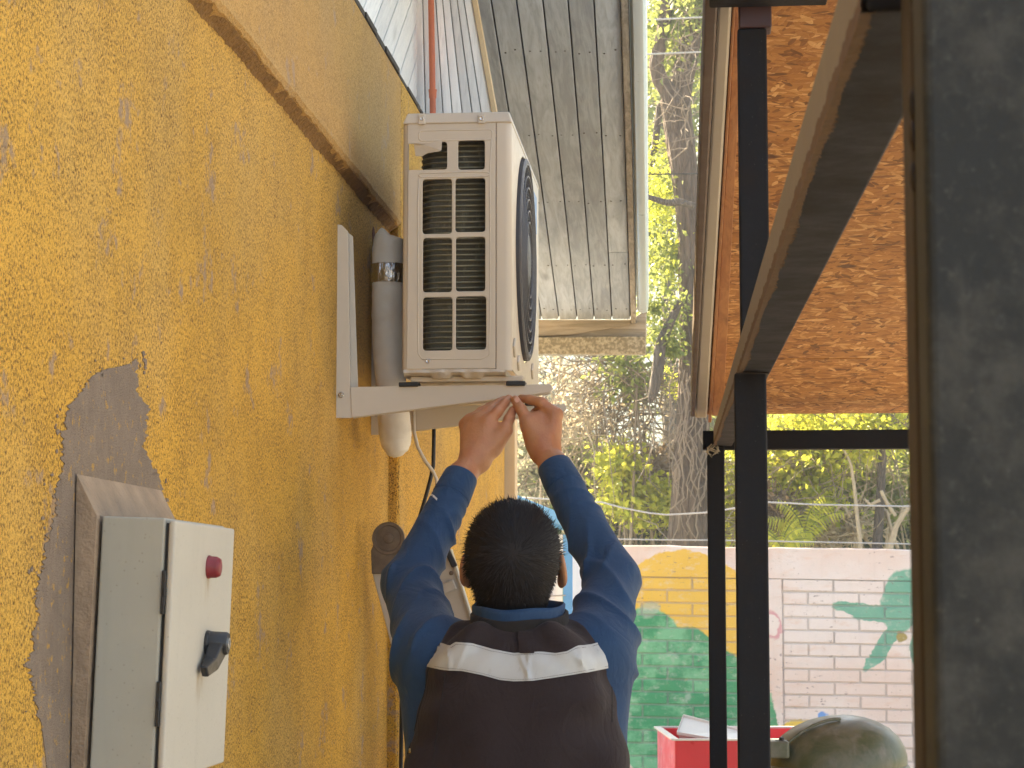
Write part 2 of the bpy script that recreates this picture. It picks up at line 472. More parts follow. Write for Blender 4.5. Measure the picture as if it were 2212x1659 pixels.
M['white_board_diag'] = mat_wood('white_diagonal_board', (0.90,0.91,0.90), (0.78,0.80,0.81), 'y', 0.7, 18, True)
M['grey_board'] = mat_wood('grey_board', (0.40,0.47,0.555), (0.275,0.325,0.39), 'y', 0.75, 16, True)
M['grey_edge'] = mat_wood('weathered_edge', (0.33,0.31,0.27), (0.16,0.15,0.13), 'y', 0.85, 24, False)
M['eave_timber'] = mat_wood('old_eave_timber', (0.45,0.39,0.30), (0.27,0.235,0.17), 'x', 0.85, 14, False)
M['gutter_zinc'] = mat_simple('painted_gutter', (0.42,0.50,0.55), 0.35, 0.08, 8, Metallic=0.1)
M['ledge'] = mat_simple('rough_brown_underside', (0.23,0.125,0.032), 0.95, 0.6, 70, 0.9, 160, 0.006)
M['flash'] = mat_simple('dark_flashing', (0.05,0.042,0.033), 0.85, 0.4, 50, 0.5, 200, 0.003)
M['orange_pipe'] = mat_simple('orange_pvc', (0.50,0.135,0.055), 0.5, 0.22, 30)
M['osb'] = mat_osb('oriented_strand_board')
M['steel_dark'] = mat_dark_steel('dark_painted_steel', amount=0.13)
M['steel_pillar'] = mat_dark_steel('mottled_pillar_steel', (0.026,0.029,0.028), (0.10,0.10,0.088), 0.75, 0.6)
M['steel_brown'] = mat_dark_steel('dusty_brown_steel', (0.045,0.036,0.030), (0.10,0.08,0.062), 0.4, 0.6)
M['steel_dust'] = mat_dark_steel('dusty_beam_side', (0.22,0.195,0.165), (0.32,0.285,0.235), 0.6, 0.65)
M['rust'] = mat_simple('rust', (0.12,0.068,0.027), 0.9, 0.5, 80, 0.6, 200, 0.003)
M['maroon'] = mat_simple('maroon_primer', (0.045,0.016,0.015), 0.5, 0.25, 40)
M['fascia_brown'] = mat_simple('brown_sheet', (0.10,0.072,0.055), 0.55, 0.15, 9)
M['fascia_cream'] = mat_simple('cream_gutter', (0.42,0.385,0.33), 0.5, 0.08, 9)
M['pine'] = mat_wood('pine_strip', (0.50,0.24,0.085), (0.34,0.135,0.04), 'y', 0.6, 16, True)
M['concrete'] = mat_simple('yard_concrete', (0.40,0.34,0.25), 0.9, 0.2, 3, 0.4, 60, 0.004)
M['earth'] = mat_simple('earth', (0.16,0.12,0.075), 0.95, 0.35, 2, 0.5, 30, 0.01)
M['wire'] = mat_simple('galvanised_wire', (0.40,0.40,0.39), 0.4, 0.1, 20, Metallic=0.6)
# ------------------------------------------------------------------ ground and far terrain
g_ = MB().box(-60, 60, -40, 13.1, -0.3, 0.0)
tag(obj('yard_ground', g_, M['concrete']), kind='structure')
mbh = MB(); nx, ny = 60, 60; hn = noise1(5); hn2 = noise1(8)
for j in range(ny+1):
    for i in range(nx+1):
        x = -110 + 220*i/nx; y = 13.1 + 137*(j/ny)**1.4
        rise = max(0, y-26)
        z = -0.05 + 0.36*rise*(1-math.exp(-rise/18)) * (0.92+0.08*hn(x*0.05)) + (0.5*hn2(x*0.3+y*0.2) if y > 30 else 0)
        mbh.v.append((x, y, z))
for j in range(ny):
    for i in range(nx):
        a = j*(nx+1)+i; mbh.f.append((a, a+1, a+nx+2, a+nx+1))
gm = G('wooded_hillside'); p_ = gm.pos()
c_ = gm.mix(gm.sstep(gm.noise(p_, 0.22, 6, 0.7), 0.35, 0.65), (0.10,0.16,0.16), (0.17,0.22,0.20))
c_ = gm.mix(gm.sstep(gm.noise(p_, 1.3, 4, 0.7), 0.45, 0.7), c_, (0.20,0.21,0.17))
M['hill'] = gm.done(c_, 0.95, gm.bump(gm.noise(p_, 0.9, 5), 1.0, 0.6))
tag(obj('hillside', mbh, M['hill'], smooth=True), kind='structure')

# ------------------------------------------------------------------ the yellow building
XW, XU = -0.765, -0.739
ZL, ZR = ZC+0.913, ZC+1.28
house = thing('yellow_building', (XW, 4.0, 0), 'yellow rough-plastered building wall with wooden eaves beside the air conditioner', 'building')
obj('lower_wall', MB().box(-0.95, XW, -4, 5.31, -0.1, ZL-0.001), M['stucco'], house)
# upper band: proud of the lower wall, its lower edge ragged
mbu = MB(); nj = 320; r1, r2, r3 = noise1(1), noise1(2), noise1(3)
rg = random.Random(4)
for i in range(nj+1):
    y = -4 + 9.31*i/nj if False else (-4 + (6.2*i/60) if i <= 60 else 2.2 + 3.11*(i-60)/(nj-60))
    jz = 0.004*r1(y*9)+0.0022*r2(y*60)+rg.uniform(-0.0012,0.0012)
    jx = 0.002*r3(y*50)
    mbu.v += [(-0.95, y, ZR), (XU, y, ZR), (XU, y, ZL+0.02), (XU+0.002+jx*0.4, y, ZL+0.006+jz*0.5), (XU-0.003+jx, y, ZL-0.003+jz), (XW-0.004, y, ZL-0.012+jz*1.6), (-0.95, y, ZL-0.0005)]
for i in range(nj):
    for k in range(7):
        a = i*7+k; b = i*7+(k+1) % 7; mbu.f.append((a, b, b+7, a+7))
mbu.f.append(tuple(range(7))); mbu.f.append(tuple(nj*7+k for k in range(7)))
obj('upper_band', mbu, M['stucco_upper'], house)
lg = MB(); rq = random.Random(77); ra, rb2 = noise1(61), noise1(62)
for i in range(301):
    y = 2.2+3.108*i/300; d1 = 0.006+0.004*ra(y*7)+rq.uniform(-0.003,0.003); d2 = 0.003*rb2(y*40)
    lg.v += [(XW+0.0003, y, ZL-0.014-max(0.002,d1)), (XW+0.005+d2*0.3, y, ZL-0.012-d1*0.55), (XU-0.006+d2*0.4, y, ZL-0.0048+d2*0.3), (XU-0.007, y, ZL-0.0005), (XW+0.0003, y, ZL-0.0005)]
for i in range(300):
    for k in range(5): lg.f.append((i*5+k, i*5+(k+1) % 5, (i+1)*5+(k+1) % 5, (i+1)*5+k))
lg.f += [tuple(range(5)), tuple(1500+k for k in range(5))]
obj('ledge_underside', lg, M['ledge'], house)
mbc = MB(); ncol = 200; r1, r2 = noise1(21), noise1(22)
for i in range(ncol+1):
    z = -0.1 + (ZR+0.1)*i/ncol
    j = 0.002*r1(z*14)+0.0012*r2(z*70)
    mbc.v += [(-0.95, 5.311, z), (XU-0.006, 5.311+abs(j), z), (XU+j*0.5, 5.318+j, z), (XU, 5.36, z), (XU, 8.2, z), (-0.95, 8.2, z)]
for i in range(ncol):
    for k in range(6):
        a = i*6+k; b = i*6+(k+1) % 6; mbc.f.append((a, b, b+6, a+6))
mbc.f.append(tuple(range(6))); mbc.f.append(tuple(ncol*6+k for k in range(6)))
obj('end_wall', mbc, M['stucco'], house)
cp = U(1085, 1000, 8.26).x
obj('corner_post', MB().box(cp, U(1115, 1000, 8.26).x, 8.22, 8.32, 0, ZC+1.2), M['cream'], house, bevel=0.004)
obj('corner_strip', MB().box(U(1068, 1000, 8.2).x, cp-0.002, 8.205, 8.3, 0, ZC+1.2), M['cement'], house, bevel=0.003)
# dark flashing along the top of the plaster
mbf = MB(); rr = random.Random(9); y = -3.9
while y < 6.0:
    L = rr.uniform(0.05, 0.30); t = rr.uniform(0.004, 0.010)
    mbf.box(-0.90, XU+rr.uniform(0.001, 0.006), y, y+L-0.004, ZR+0.0005, ZR+0.006+t); y += L
obj('flashing', mbf, M['flash'], house, bevel=0.001)
obj('flashing_end', MB().box(-0.90, XU+0.002, 6.0, 8.2, ZR+0.0005, ZR+0.012), M['flash'], house)

# diagonal white boards above the flashing
def clip(poly, nx, ny, c):   # keep nx*x+ny*y <= c
    out = []
    for i in range(len(poly)):
        a, b = poly[i], poly[(i+1) % len(poly)]
        da = nx*a[0]+ny*a[1]-c; db = nx*b[0]+ny*b[1]-c
        if da <= 0: out.append(a)
        if da*db < 0:
            t = da/(da-db); out.append((a[0]+(b[0]-a[0])*t, a[1]+(b[1]-a[1])*t))
    return out
cladding = obj('cladding_backing', MB().box(-0.93, -0.812, 3.9, 6.02, ZR+0.02, ZC+2.4), M['flash'], house)
ang = math.radians(34); ca, sa = math.cos(ang), math.sin(ang)
XB = -0.79; step = 0.0895; rootp = root_loc(house)
for k in range(-4, 14):
    p1 = -1.841 - step*k; p0 = p1 - step + 0.005
    # local frame: s along board, p across; world Y = s*ca - p*sa ; z = s*sa + p*ca
    poly = [(-2, p0), (9, p0), (9, p1), (-2, p1)]
    poly = clip(poly, ca, -sa, 6.0)
    poly = clip(poly, -ca, sa, -4.0)
    poly = clip(poly, -sa, -ca, -(1.30))
    poly = clip(poly, sa, ca, 2.4)
    if len(poly) < 3: continue
    s0 = poly[0][0]; pz = poly[0][1]
    mb = MB().prism([(0, s-s0, p-pz) for (s, p) in poly], (-0.018, 0, 0))
    o = obj('white_board', mb, M['white_board_diag'], house, bevel=0.0015, world_space=False)
    o.location = Vector((XB, s0*ca-pz*sa, ZC+s0*sa+pz*ca)) - rootp
    o.rotation_euler = (ang, 0, 0)
# gable face with narrow boards facing the yard
YG = 6.05
nb = 8; fr = [0, 0.13, 0.24, 0.36, 0.48, 0.61, 0.74, 0.86, 1.0]
for k in range(nb):
    def edge(f, py): return U(897+(1019+0.178*py-897)*f, py, YG)
    a, b = fr[k], fr[k+1]
    ty, by = -60, 330
    q = [edge(a, by)+Vector((0.0012,0,0)), edge(b, by)-Vector((0.0012,0,0)), edge(b, ty)-Vector((0.0012,0,0)), edge(a, ty)+Vector((0.0012,0,0))]
    obj('white_board', MB().prism(q, (0, 0.02 - 0.004*(k % 2), 0)), M['white_board'], house, bevel=0.003)
obj('gable_backing', MB().prism([U(897,330,YG+0.03), U(1075,330,YG+0.03), U(1006,-60,YG+0.03), U(897,-60,YG+0.03)], (0, 0.03, 0)), M['flash'], house)
q = [U(1019+0.178*330,330,YG-0.01), U(1030+0.178*330,330,YG-0.01), U(1030-0.178*60,-60,YG-0.01), U(1019-0.178*60,-60,YG-0.01)]
obj('rake_trim', MB().prism(q, (0, 0.05, 0)), M['cream'], house, bevel=0.002)

obj('sun_block_slab', MB().box(-3.0, -0.8, -4, 5.9, ZC+1.72, ZC+1.8), M['flash'], house)  # unseen slab above the frame, added to keep direct sun off the rafter
obj('sun_block_wall', MB().box(-3.0, -0.951, -4, 8.2, ZR-0.4, ZC+1.719), M['flash'], house)  # unseen raised wall below it, added and sized to block the sun
# grey boarded soffit sloping down to the eave
D = Vector((-0.023, 1, -0.185)); YF = 9.3
js = [1092, 1131.5, 1170, 1207.7, 1246.6, 1283.7, 1322.0, 1362.0]
nrm = Vector((0, 0.185, 1)).normalized(); slope = math.atan(0.185)
for k in range(len(js)-1):
    a = U(js[k]+1.1, 690, YF); b = U(js[k+1]-1.1, 690, YF); w = (b-a).x
    L = 5.2 if k != 6 else 5.2
    for (l0, l1) in (((0, 0.86), (0.864, 5.2)) if k in (6,) else ((0, 5.2),)):
        mb = MB()
        t = 0.014
        for (ya, yb) in ((-l1, -l0),):
            sk = 0.0235
            mb.hexa([(-sk*ya*1, ya, 0), (w-sk*ya, ya, 0), (w-sk*yb, yb, 0), (-sk*yb, yb, 0),
                     (-sk*ya, ya, t), (w-sk*ya, ya, t), (w-sk*yb, yb, t), (-sk*yb, yb, t)])
        o = obj('soffit_board', mb, M['grey_board'], house, bevel=0.0025, world_space=False)
        o.location = a - rootp + Vector((0,0, random.Random(k).uniform(-0.0015, 0.0015)))
        o.rotation_euler = (-slope, 0, 0)
def sof(px, back, dz=0.0):
    """point on the soffit below far-end picture column px, 'back' metres towards the camera"""
    return U(px, 690, YF) - D*back + Vector((0, 0, dz))
obj('soffit_backing', MB().hexa([sof(1085,5.2,0.02), sof(1372,5.2,0.02), sof(1372,-0.02,0.02), sof(1085,-0.02,0.02), sof(1085,5.2,0.05), sof(1372,5.2,0.05), sof(1372,-0.02,0.05), sof(1085,-0.02,0.05)]), M['flash'], house)
def along(name, p0, p1, z0, z1, mat, bev=0.003, far=0.0, near=5.2):
    return obj(name, MB().hexa([sof(p0,near,z0), sof(p1,near,z0), sof(p1,far,z0), sof(p0,far,z0), sof(p0,near,z1), sof(p1,near,z1), sof(p1,far,z1), sof(p0,far,z1)]), mat, house, bevel=bev)
along('eave_edge_board', 1363.0, 1374.5, -0.016, 0.09, M['grey_edge'], 0.004, -0.02)
gut = MB()
prof = [(1377,-0.010),(1381,-0.026),(1389,-0.030),(1396,-0.026),(1400,-0.014),(1402,0.03),(1402,0.075),(1399,0.075),(1398,0.03),(1396,-0.010),(1389,-0.020),(1382,-0.016),(1380,0.0),(1379,0.075),(1376,0.075)]
n_ = len(prof)
for (px, dz) in prof: gut.v.append(tuple(sof(px, 5.2, dz)))
for (px, dz) in prof: gut.v.append(tuple(sof(px, 0.18, dz)))
for i in range(n_): gut.f.append((i, (i+1) % n_, n_+(i+1) % n_, n_+i))
gut.f.append(tuple(range(n_))); gut.f.append(tuple(range(n_, 2*n_)))
obj('eave_gutter', gut, M['gutter_zinc'], house, smooth=True, auto=30)
mbn = MB()
for yy in (112, 290, 437, 572, 668):
    for k in range(2, len(js)-1):
        for f in ((0.24, 0.78) if yy != 112 else (0.3, 0.72)):
            back = 0.0
            # solve along the board for the picture row
            lo, hi = 0.0, 5.0
            for _ in range(30):
                md = (lo+hi)/2; P = sof(js[k], md); yv = 829.5 - FPX*0  # row from direction
                q = _R.transposed() @ (P - Vector((0,0,ZC))); row = 829.5 - FPX*q.y/(-q.z)
                if row > yy: lo = md
                else: hi = md
            rr = random.Random(yy*31+k*7+int(f*100))
            P = sof(js[k]+(js[k+1]-js[k])*f + rr.uniform(-2,2), lo + rr.uniform(-0.015,0.015), -0.0006)
            mbn.lathe(P, -nrm, [(-0.001, 0.0032), (0.0006, 0.0030), (0.0009, 0.001)], 8)
tag(obj('soffit_nails', mbn, M['flash'], house), kind='stuff')
obj('roof_slab', MB().hexa([sof(1000,5.4,0.12), sof(1402,5.4,0.12), sof(1402,-0.05,0.12), sof(1000,-0.05,0.12), sof(1000,5.4,0.16), sof(1402,5.4,0.16), sof(1402,-0.05,0.16), sof(1000,-0.05,0.16)]), M['gutter_zinc'], house)
# timbers at the end of the eave
ub = MB().prism([U(1080,690,YF+0.02), U(1080,733,YF+0.02), U(1396,727,YF+0.02), U(1396,668,YF+0.02), U(1364,690,YF+0.02)], (0, 0.06, 0))
obj('end_beam', ub, M['eave_timber'], house, bevel=0.004)
obj('end_board', MB().prism([U(1080,690,YF+0.005), U(1080,728,YF+0.005), U(1230,724,YF+0.005), U(1362,702,YF+0.005), U(1362,692,YF+0.005)], (0, 0.012, 0)), M['eave_timber'], house, bevel=0.003)
gq = G('lichened_timber'); pq = gq.pos()
cq = gq.mix(gq.sstep(gq.noise(pq, 75, 4, 0.7), 0.42, 0.62), (0.23,0.20,0.13), (0.46,0.41,0.29))
M['lichen'] = gq.done(cq, 0.9, gq.bump(gq.noise(pq, 75, 4), 0.5, 0.004))
obj('lower_end_beam', MB().prism([U(1080,729,YF-0.01), U(1080,765,YF-0.01), U(1395,764,YF-0.01), U(1395,726,YF-0.01)], (0, 0.07, 0)), M['lichen'], house, bevel=0.004)

# cement repair round the cabinet
rgc = random.Random(12); n1_, n2_ = noise1(31), noise1(32)
outl = [(98,1720),(100,1659),(88,1560),(62,1430),(74,1360),(80,1280),(98,1200),(118,1080),(132,960),(150,880),(168,850),(205,805),(240,795),(268,790),(292,772),(300,800),(296,850),(318,880),(310,940),(326,1000),(345,1040),(338,1090),(345,1130),(345,1720)]
poly = []
for i in range(len(outl)-1):
    a, b = outl[i], outl[i+1]; n = max(2, int(math.hypot(b[0]-a[0], b[1]-a[1])/4))
    for k in range(n):
        t = k/n; s = i+t
        poly.append((a[0]+(b[0]-a[0])*t + (7*n1_(s*2.5)+4*n2_(s*9)+rgc.uniform(-5,5) if 1 < i < len(outl)-3 else 0), a[1]+(b[1]-a[1])*t))
poly.append(outl[-1])
yz = [UX(px, py, XW) for (px, py) in poly]
vs, fs = fill_shape([(p.y, p.z) for p in yz], [], 0.0014, 0.0)
obj('cement_smear', MB().add([(XW+0.0005+w, u, v) for (u, v, w) in vs], fs), M['cement_dark'], house)
isl = MB()
for k in range(150):
    i_ = rgc.randrange(30, len(poly)-40); px, py = poly[i_]
    px += rgc.gauss(0, 13); py += rgc.gauss(0, 13); s_ = rgc.uniform(0.6, 1.0)**2*rgc.choice((2.5,3,4,6,9))
    pr = [UX(px+s_*0.7*math.cos(t*0.785+0.3)*rgc.uniform(0.5,1.3), py+s_*1.3*math.sin(t*0.785+0.3)*rgc.uniform(0.5,1.3), XW+0.0004) for t in range(8)]
    isl.prism(pr, (0.0008+0.0001*(k % 5), 0, 0))
tag(obj('cement_splash', isl, M['cement_dark'], house), kind='stuff')
zt = U(137, 1024, 2.61).z; zk = U(212, 1113, 2.61).z; xo = U(214, 1120, 2.61).x
obj('cement_block', MB().prism([(XW+0.003, 2.61, 0.9), (xo-0.004-0.033*(zk-0.9), 2.61, 0.9), (xo-0.003, 2.61, zk), (XW+0.003, 2.61, zt)], (0, 0.42, 0)), M['cement'], house, bevel=0.004, seg=3)

# ------------------------------------------------------------------ orange conduit
YP = 5.95
pts = [U(936, 330, YP), U(934.5, 200, YP), U(930, -60, YP)]
cond = obj('conduit_pipe', MB().tube(pts, 0.0088, 14), M['orange_pipe'], smooth=True, auto=40)
tag(cond, 'thin orange plastic conduit running down white boards above the unit', 'pipe')
obj('pipe_socket', MB().lathe(U(934.7, 212, YP), (0, 0, 1), [(0,0.0085),(0,0.0105),(0.018,0.0112),(0.02,0.012),(0.024,0.012),(0.0245,0.0095)], 16), M['orange_pipe'], cond, smooth=True, auto=40)

# ------------------------------------------------------------------ electrical cabinet on the wall
cab = thing('electrical_cabinet', (-0.69, 2.79, U(214, 1117, 2.62).z), 'pale grey metal electrical cabinet with red lamp and black handle', 'cabinet')
z0c, z1c = ZC-0.226, U(214, 1117, 2.62).z
YA, YB = 2.62, 2.955
x0c = xo+0.001; x1c = -0.6525; xd0, xd1 = -0.6478, -0.6395
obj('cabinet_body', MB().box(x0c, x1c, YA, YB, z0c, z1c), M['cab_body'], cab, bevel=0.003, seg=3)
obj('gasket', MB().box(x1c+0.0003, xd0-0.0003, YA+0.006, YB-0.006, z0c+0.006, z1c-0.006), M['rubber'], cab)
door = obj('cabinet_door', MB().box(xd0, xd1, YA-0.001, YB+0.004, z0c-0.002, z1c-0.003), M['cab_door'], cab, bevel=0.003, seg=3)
for (ya, yb) in ((1230, 1325), (1470, 1568), ):
    a = U(348, ya, YA).z; b = U(348, yb, YA).z
    mb = MB().box(x1c-0.0005, x1c+0.0048, YA-0.0035, YA+0.004, b, a)
    h = obj('hinge', mb, M['black_plastic'], cab, bevel=0.001)
    obj('hinge_pin', MB().lathe((x1c+0.0035, YA-0.003, (a+b)/2-0.004), (0,0,1), [(0,0.0026),(0.008,0.0026)], 10), M['rubber'], h, smooth=True, auto=40)
lp = UX(453, 1222, xd1)
def stain_on(m, y, z, w, h):
    t = m.node_tree; bs = t.nodes['Principled BSDF']; g = G.__new__(G); g.m = m; g.t = t; g.b = bs
    src = bs.inputs['Base Color'].links[0].from_socket; q = g.xyz(g.pos())
    dy = g.math('ABSOLUTE', g.math('SUBTRACT', q[1], y)); dz = g.math('SUBTRACT', z, q[2])
    f = g.math('MULTIPLY', g.sstep(dy, w, 0.0), g.math('MULTIPLY', g.sstep(dz, 0.0, 0.006), g.sstep(dz, h, 0.0)))
    f = g.math('MULTIPLY', f, g.sstep(g.noise(g.map(g.pos(), scale=(1,1,0.15)), 120, 3), 0.3, 0.7))
    g.set(bs.inputs['Base Color'], g.mix(f, src, (0.30,0.185,0.06)))
stain_on(M['cab_door'], lp.y, lp.z-0.010, 0.016, 0.055)
stain_on(M['cab_door'], UX(455,1386,xd1).y-0.03, UX(455,1386,xd1).z-0.04, 0.03, 0.05)
obj('signal_lamp', MB().lathe((xd1-0.0005, lp.y, lp.z), (1,0,0), [(0,0.0152),(0.003,0.0152),(0.004,0.0142),(0.012,0.0138),(0.0165,0.0115),(0.018,0.006)], 24), M['red_lens'], cab, smooth=True, auto=50)
hp = UX(455, 1386, xd1)
hd = obj('handle', MB().lathe((xd1-0.0005, hp.y, hp.z), (1,0,0), [(0,0.0165),(0.004,0.0165),(0.005,0.0155),(0.027,0.0150),(0.0295,0.0135)], 24), M['black_plastic'], cab, smooth=True, auto=40)
obj('lock_barrel', MB().lathe((xd1+0.0288, hp.y, hp.z), (1,0,0), [(0,0.0075),(0.0016,0.0075),(0.0018,0.006)], 18), M['steel'], hd, smooth=True, auto=40)
lv = MB()
A_ = Vector((xd1+0.0155, hp.y-0.004, hp.z-0.006)); B_ = Vector((xd1+0.0125, hp.y-0.022, hp.z-0.026)); C_ = Vector((xd1+0.0095, hp.y-0.048, hp.z-0.036))
ud = Vector((0, -0.7, 0.7))
secs = [(A_, 0.0105, 0.0130), (B_, 0.0080, 0.0115), (C_, 0.0045, 0.0095)]
for (P, hx, hw) in secs:
    lv.v += [tuple(P+Vector((-hx,0,0))-ud*hw), tuple(P+Vector((hx,0,0))-ud*hw), tuple(P+Vector((hx,0,0))+ud*hw), tuple(P+Vector((-hx,0,0))+ud*hw)]
for i in (0, 4):
    for k in range(4): lv.f.append((i+k, i+(k+1) % 4, i+4+(k+1) % 4, i+4+k))
lv.f += [(0,1,2,3), (8,9,10,11)]
obj('handle_lever', lv, M['black_plastic'], hd, bevel=0.0025, seg=3)
rb = MB()
for i in range(7):
    P = A_.lerp(B_, 0.25+0.11*i) + Vector((0.0085-0.0002*i, 0, 0))
    rb.beam(P-ud*0.006, P+ud*0.006, (0.0007,0,0), Vector((0,-0.68,-0.73))*0.0006)
tag(obj('grip_ribs', rb, M['black_plastic'], hd), kind='stuff')
cab.rotation_euler = (0, 0.034, 0)

# ------------------------------------------------------------------ air conditioner outdoor unit
YN = 4.50; YE = 5.27
def xz(px, py, Y=YN): p = U(px, py, Y); return (p.x, p.z)
ac = thing('outdoor_unit', (U(985, 800, YN).x, 4.88, U(985, 812, YN).z), 'ivory air conditioner outdoor unit held on two wall brackets', 'air conditioner')
xl = xz(869, 500)[0]; xr = xz(1105, 500)[0]; xs = xz(1072, 500)[0]
zt_ = xz(980, 266)[1]; zb_ = xz(980, 797)[1]
def hole(a, b, c, d, r=0.0065):
    x0, z1 = xz(a, c); x1, z0 = xz(b, d); return rrect(x0, x1, z0, z1, r)
holes = [hole(880, 968, 306, 368, 0.006), hole(990, 1047, 304, 366), hole(913, 976, 388, 505), hole(984, 1048, 386, 501),
         hole(914, 976, 515, 631), hole(985, 1048, 513, 629), hole(914, 977, 643, 757), hole(985, 1050, 641, 755)]
# the first opening has had its left strip broken out
x0, z1 = xz(880, 308); x1, z0 = xz(968, 368); xm, zm = xz(898, 316)
holes[0] = [(x0+0.002, z1-0.001), (x0+0.012, z1-0.001), (xm+0.004, z1-0.001), (xm+0.012, zm+0.006), (x1-0.007, z1+0.002), (x1-0.002, z1-0.001), (x1, z1-0.007), (x1, z0+0.007), (x1-0.002, z0+0.002), (x1-0.007, z0), (x0+0.003, z0), (x0, z0+0.003), (x0, z1-0.004)]
vs, fs = fill_shape(rrect(xl+0.010, xs-0.001, zb_, zt_, 0.002), holes, 0.004, 0.0016)
side = obj('side_panel', MB().add([(u, YN+w, v) for (u, v, w) in vs], fs), M['ac_white'], ac, smooth=True, auto=40)
# embossed lips round the openings
def ridge(a, b, c, d, r=0.0016):
    x0, z1 = xz(a, c); x1, z0 = xz(b, d)
    lp = rrect(x0, x1, z0, z1, 0.008)
    return MB().tube([(u, YN-0.0016, v) for (u, v) in lp+[lp[0]]], r, 6, cap=False)
for (a, b, c, d) in ((905,1064,283,302), (905,1058,374,381)):
    obj('pressed_rib', ridge(a, b, c, d), M['ac_white'], side, smooth=True)
rail = MB().tube([(*(lambda q: (q[0], YN-0.0018, q[1]))(xz(p, q)),) for (p, q) in ((905,388),(903,440),(903,560),(903,700),(904,765),(912,776),(950,776),(1040,776),(1056,768),(1059,700),(1059,500),(1058,380),(1062,300))], 0.0014, 6)
obj('pressed_rib', rail, M['ac_white'], side, smooth=True)
# bent flap over the broken opening
fx0, fz1 = xz(893, 307); fx1, fz0 = xz(955, 329)
obj('bent_flap', MB().prism([(fx0, YN+0.003, fz1), (fx1, YN-0.004, fz1+0.001), (fx1-0.001, YN-0.006, fz0+0.003), (fx1-0.007, YN-0.006, fz0+0.001), (fx0+0.030, YN+0.001, fz0-0.001), (fx0+0.018, YN+0.004, fz0-0.007), (fx0+0.004, YN+0.006, fz0-0.006)], (0.0, 0.0016, 0.0)), M['ac_white'], side, bevel=0.0006)
# rounded back corner
cor = MB(); R_ = 0.012
arc = [(xl+R_-R_*math.cos(a), YN+R_-R_*math.sin(a)) for a in [math.radians(90*k/6) for k in range(7)]]
arc = [(xl, YN+0.030)] + arc
prof = arc + [(x+0.0012 if i else x+0.0012, y+0.0012) for i, (x, y) in enumerate(arc)][::-1]
cor.prism([(x, y, zb_) for (x, y) in prof], (0, 0, zt_-zb_))
obj('back_edge', MB().box(xl, xl+0.0015, YE-0.05, YE, zb_, zt_), M['ac_white'], ac)
backp = obj('back_corner', cor, M['ac_white'], ac, smooth=True, auto=35)
# front panel with fan opening, and its return at the near side
xf = xr
FYC, FZC, FR = 4.845, U(1136, 562, 4.845).z, 0.228
circ = [(FYC+(FR+0.004)*math.cos(2*math.pi*k/64), FZC+(FR+0.004)*math.sin(2*math.pi*k/64)) for k in range(64)]
vs, fs = fill_shape(rrect(YN+0.014, YE, zb_, zt_, 0.004), [circ], 0.003, 0.0012)
front = obj('front_panel', MB().add([(xf-0.002+w, u, v) for (u, v, w) in vs], fs), M['ac_front'], ac, smooth=True, auto=35)
fr_ = MB(); R2 = 0.014
arc = [(xs+0.0015, YN-0.002)] + [(xf-R2+R2*math.sin(a), YN-0.002+R2-R2*math.cos(a)) for a in [math.radians(90*k/6) for k in range(7)]]
prof = arc + [(x-0.0016, y+0.0016) for (x, y) in arc][::-1]
fr_.prism([(x, y, zb_-0.004) for (x, y) in prof], (0, 0, zt_-zb_+0.004))
obj('front_return', fr_, M['ac_front'], front, smooth=True, auto=35)
# pressed lozenges at the lower front corner
for (yy, dz, s) in ((4.56, 0.05, 0.022), (4.66, 0.028, 0.018), (5.05, 0.05, 0.02)):
    obj('pressed_facet', MB().prism([(xf-0.001, yy, zb_+dz+s), (xf-0.001, yy+s*1.4, zb_+dz), (xf-0.001, yy, zb_+dz-s), (xf-0.001, yy-s*1.4, zb_+dz)], (0.006, 0, 0)), M['ac_front'], front, bevel=0.003, seg=3)
# top cover
tz0 = xz(980, 267)[1]; tz1 = xz(980, 243)[1]
tp = MB(); xa, xb = xz(874, 250)[0], xz(1106, 250)[0]
tp.hexa([(xa-0.004, YN-0.006, tz0), (xb+0.001, YN-0.006, tz0), (xb+0.001, YE+0.004, tz0), (xa-0.004, YE+0.004, tz0),
         (xa+0.006, YN, tz1), (xb-0.006, YN, tz1), (xb-0.006, YE, tz1), (xa+0.006, YE, tz1)])
cover = obj('top_cover', tp, M['ac_front'], ac, bevel=0.0035, seg=3)
for px in (911, 1040):
    q = U(px, 255, YN-0.008)
    obj('screw_tab', MB().box(q.x-0.0075, q.x+0.0075, YN-0.0085, YN-0.003, tz0-0.002, q.z+0.008), M['ac_front'], cover, bevel=0.0015)
    obj('screw', MB().lathe((q.x, YN-0.008, q.z-0.001), (0,-1,0), [(0,0.0048),(0.0012,0.0048),(0.0022,0.0036),(0.0014,0.0014)], 14), M['steel'], cover, smooth=True, auto=35)
q = U(924, 780, YN-0.003)
obj('screw', MB().lathe((q.x, YN-0.003, q.z), (0,-1,0), [(0,0.0050),(0.0012,0.0050),(0.0024,0.0036),(0.0014,0.0014)], 14), M['steel'], side, smooth=True, auto=35)
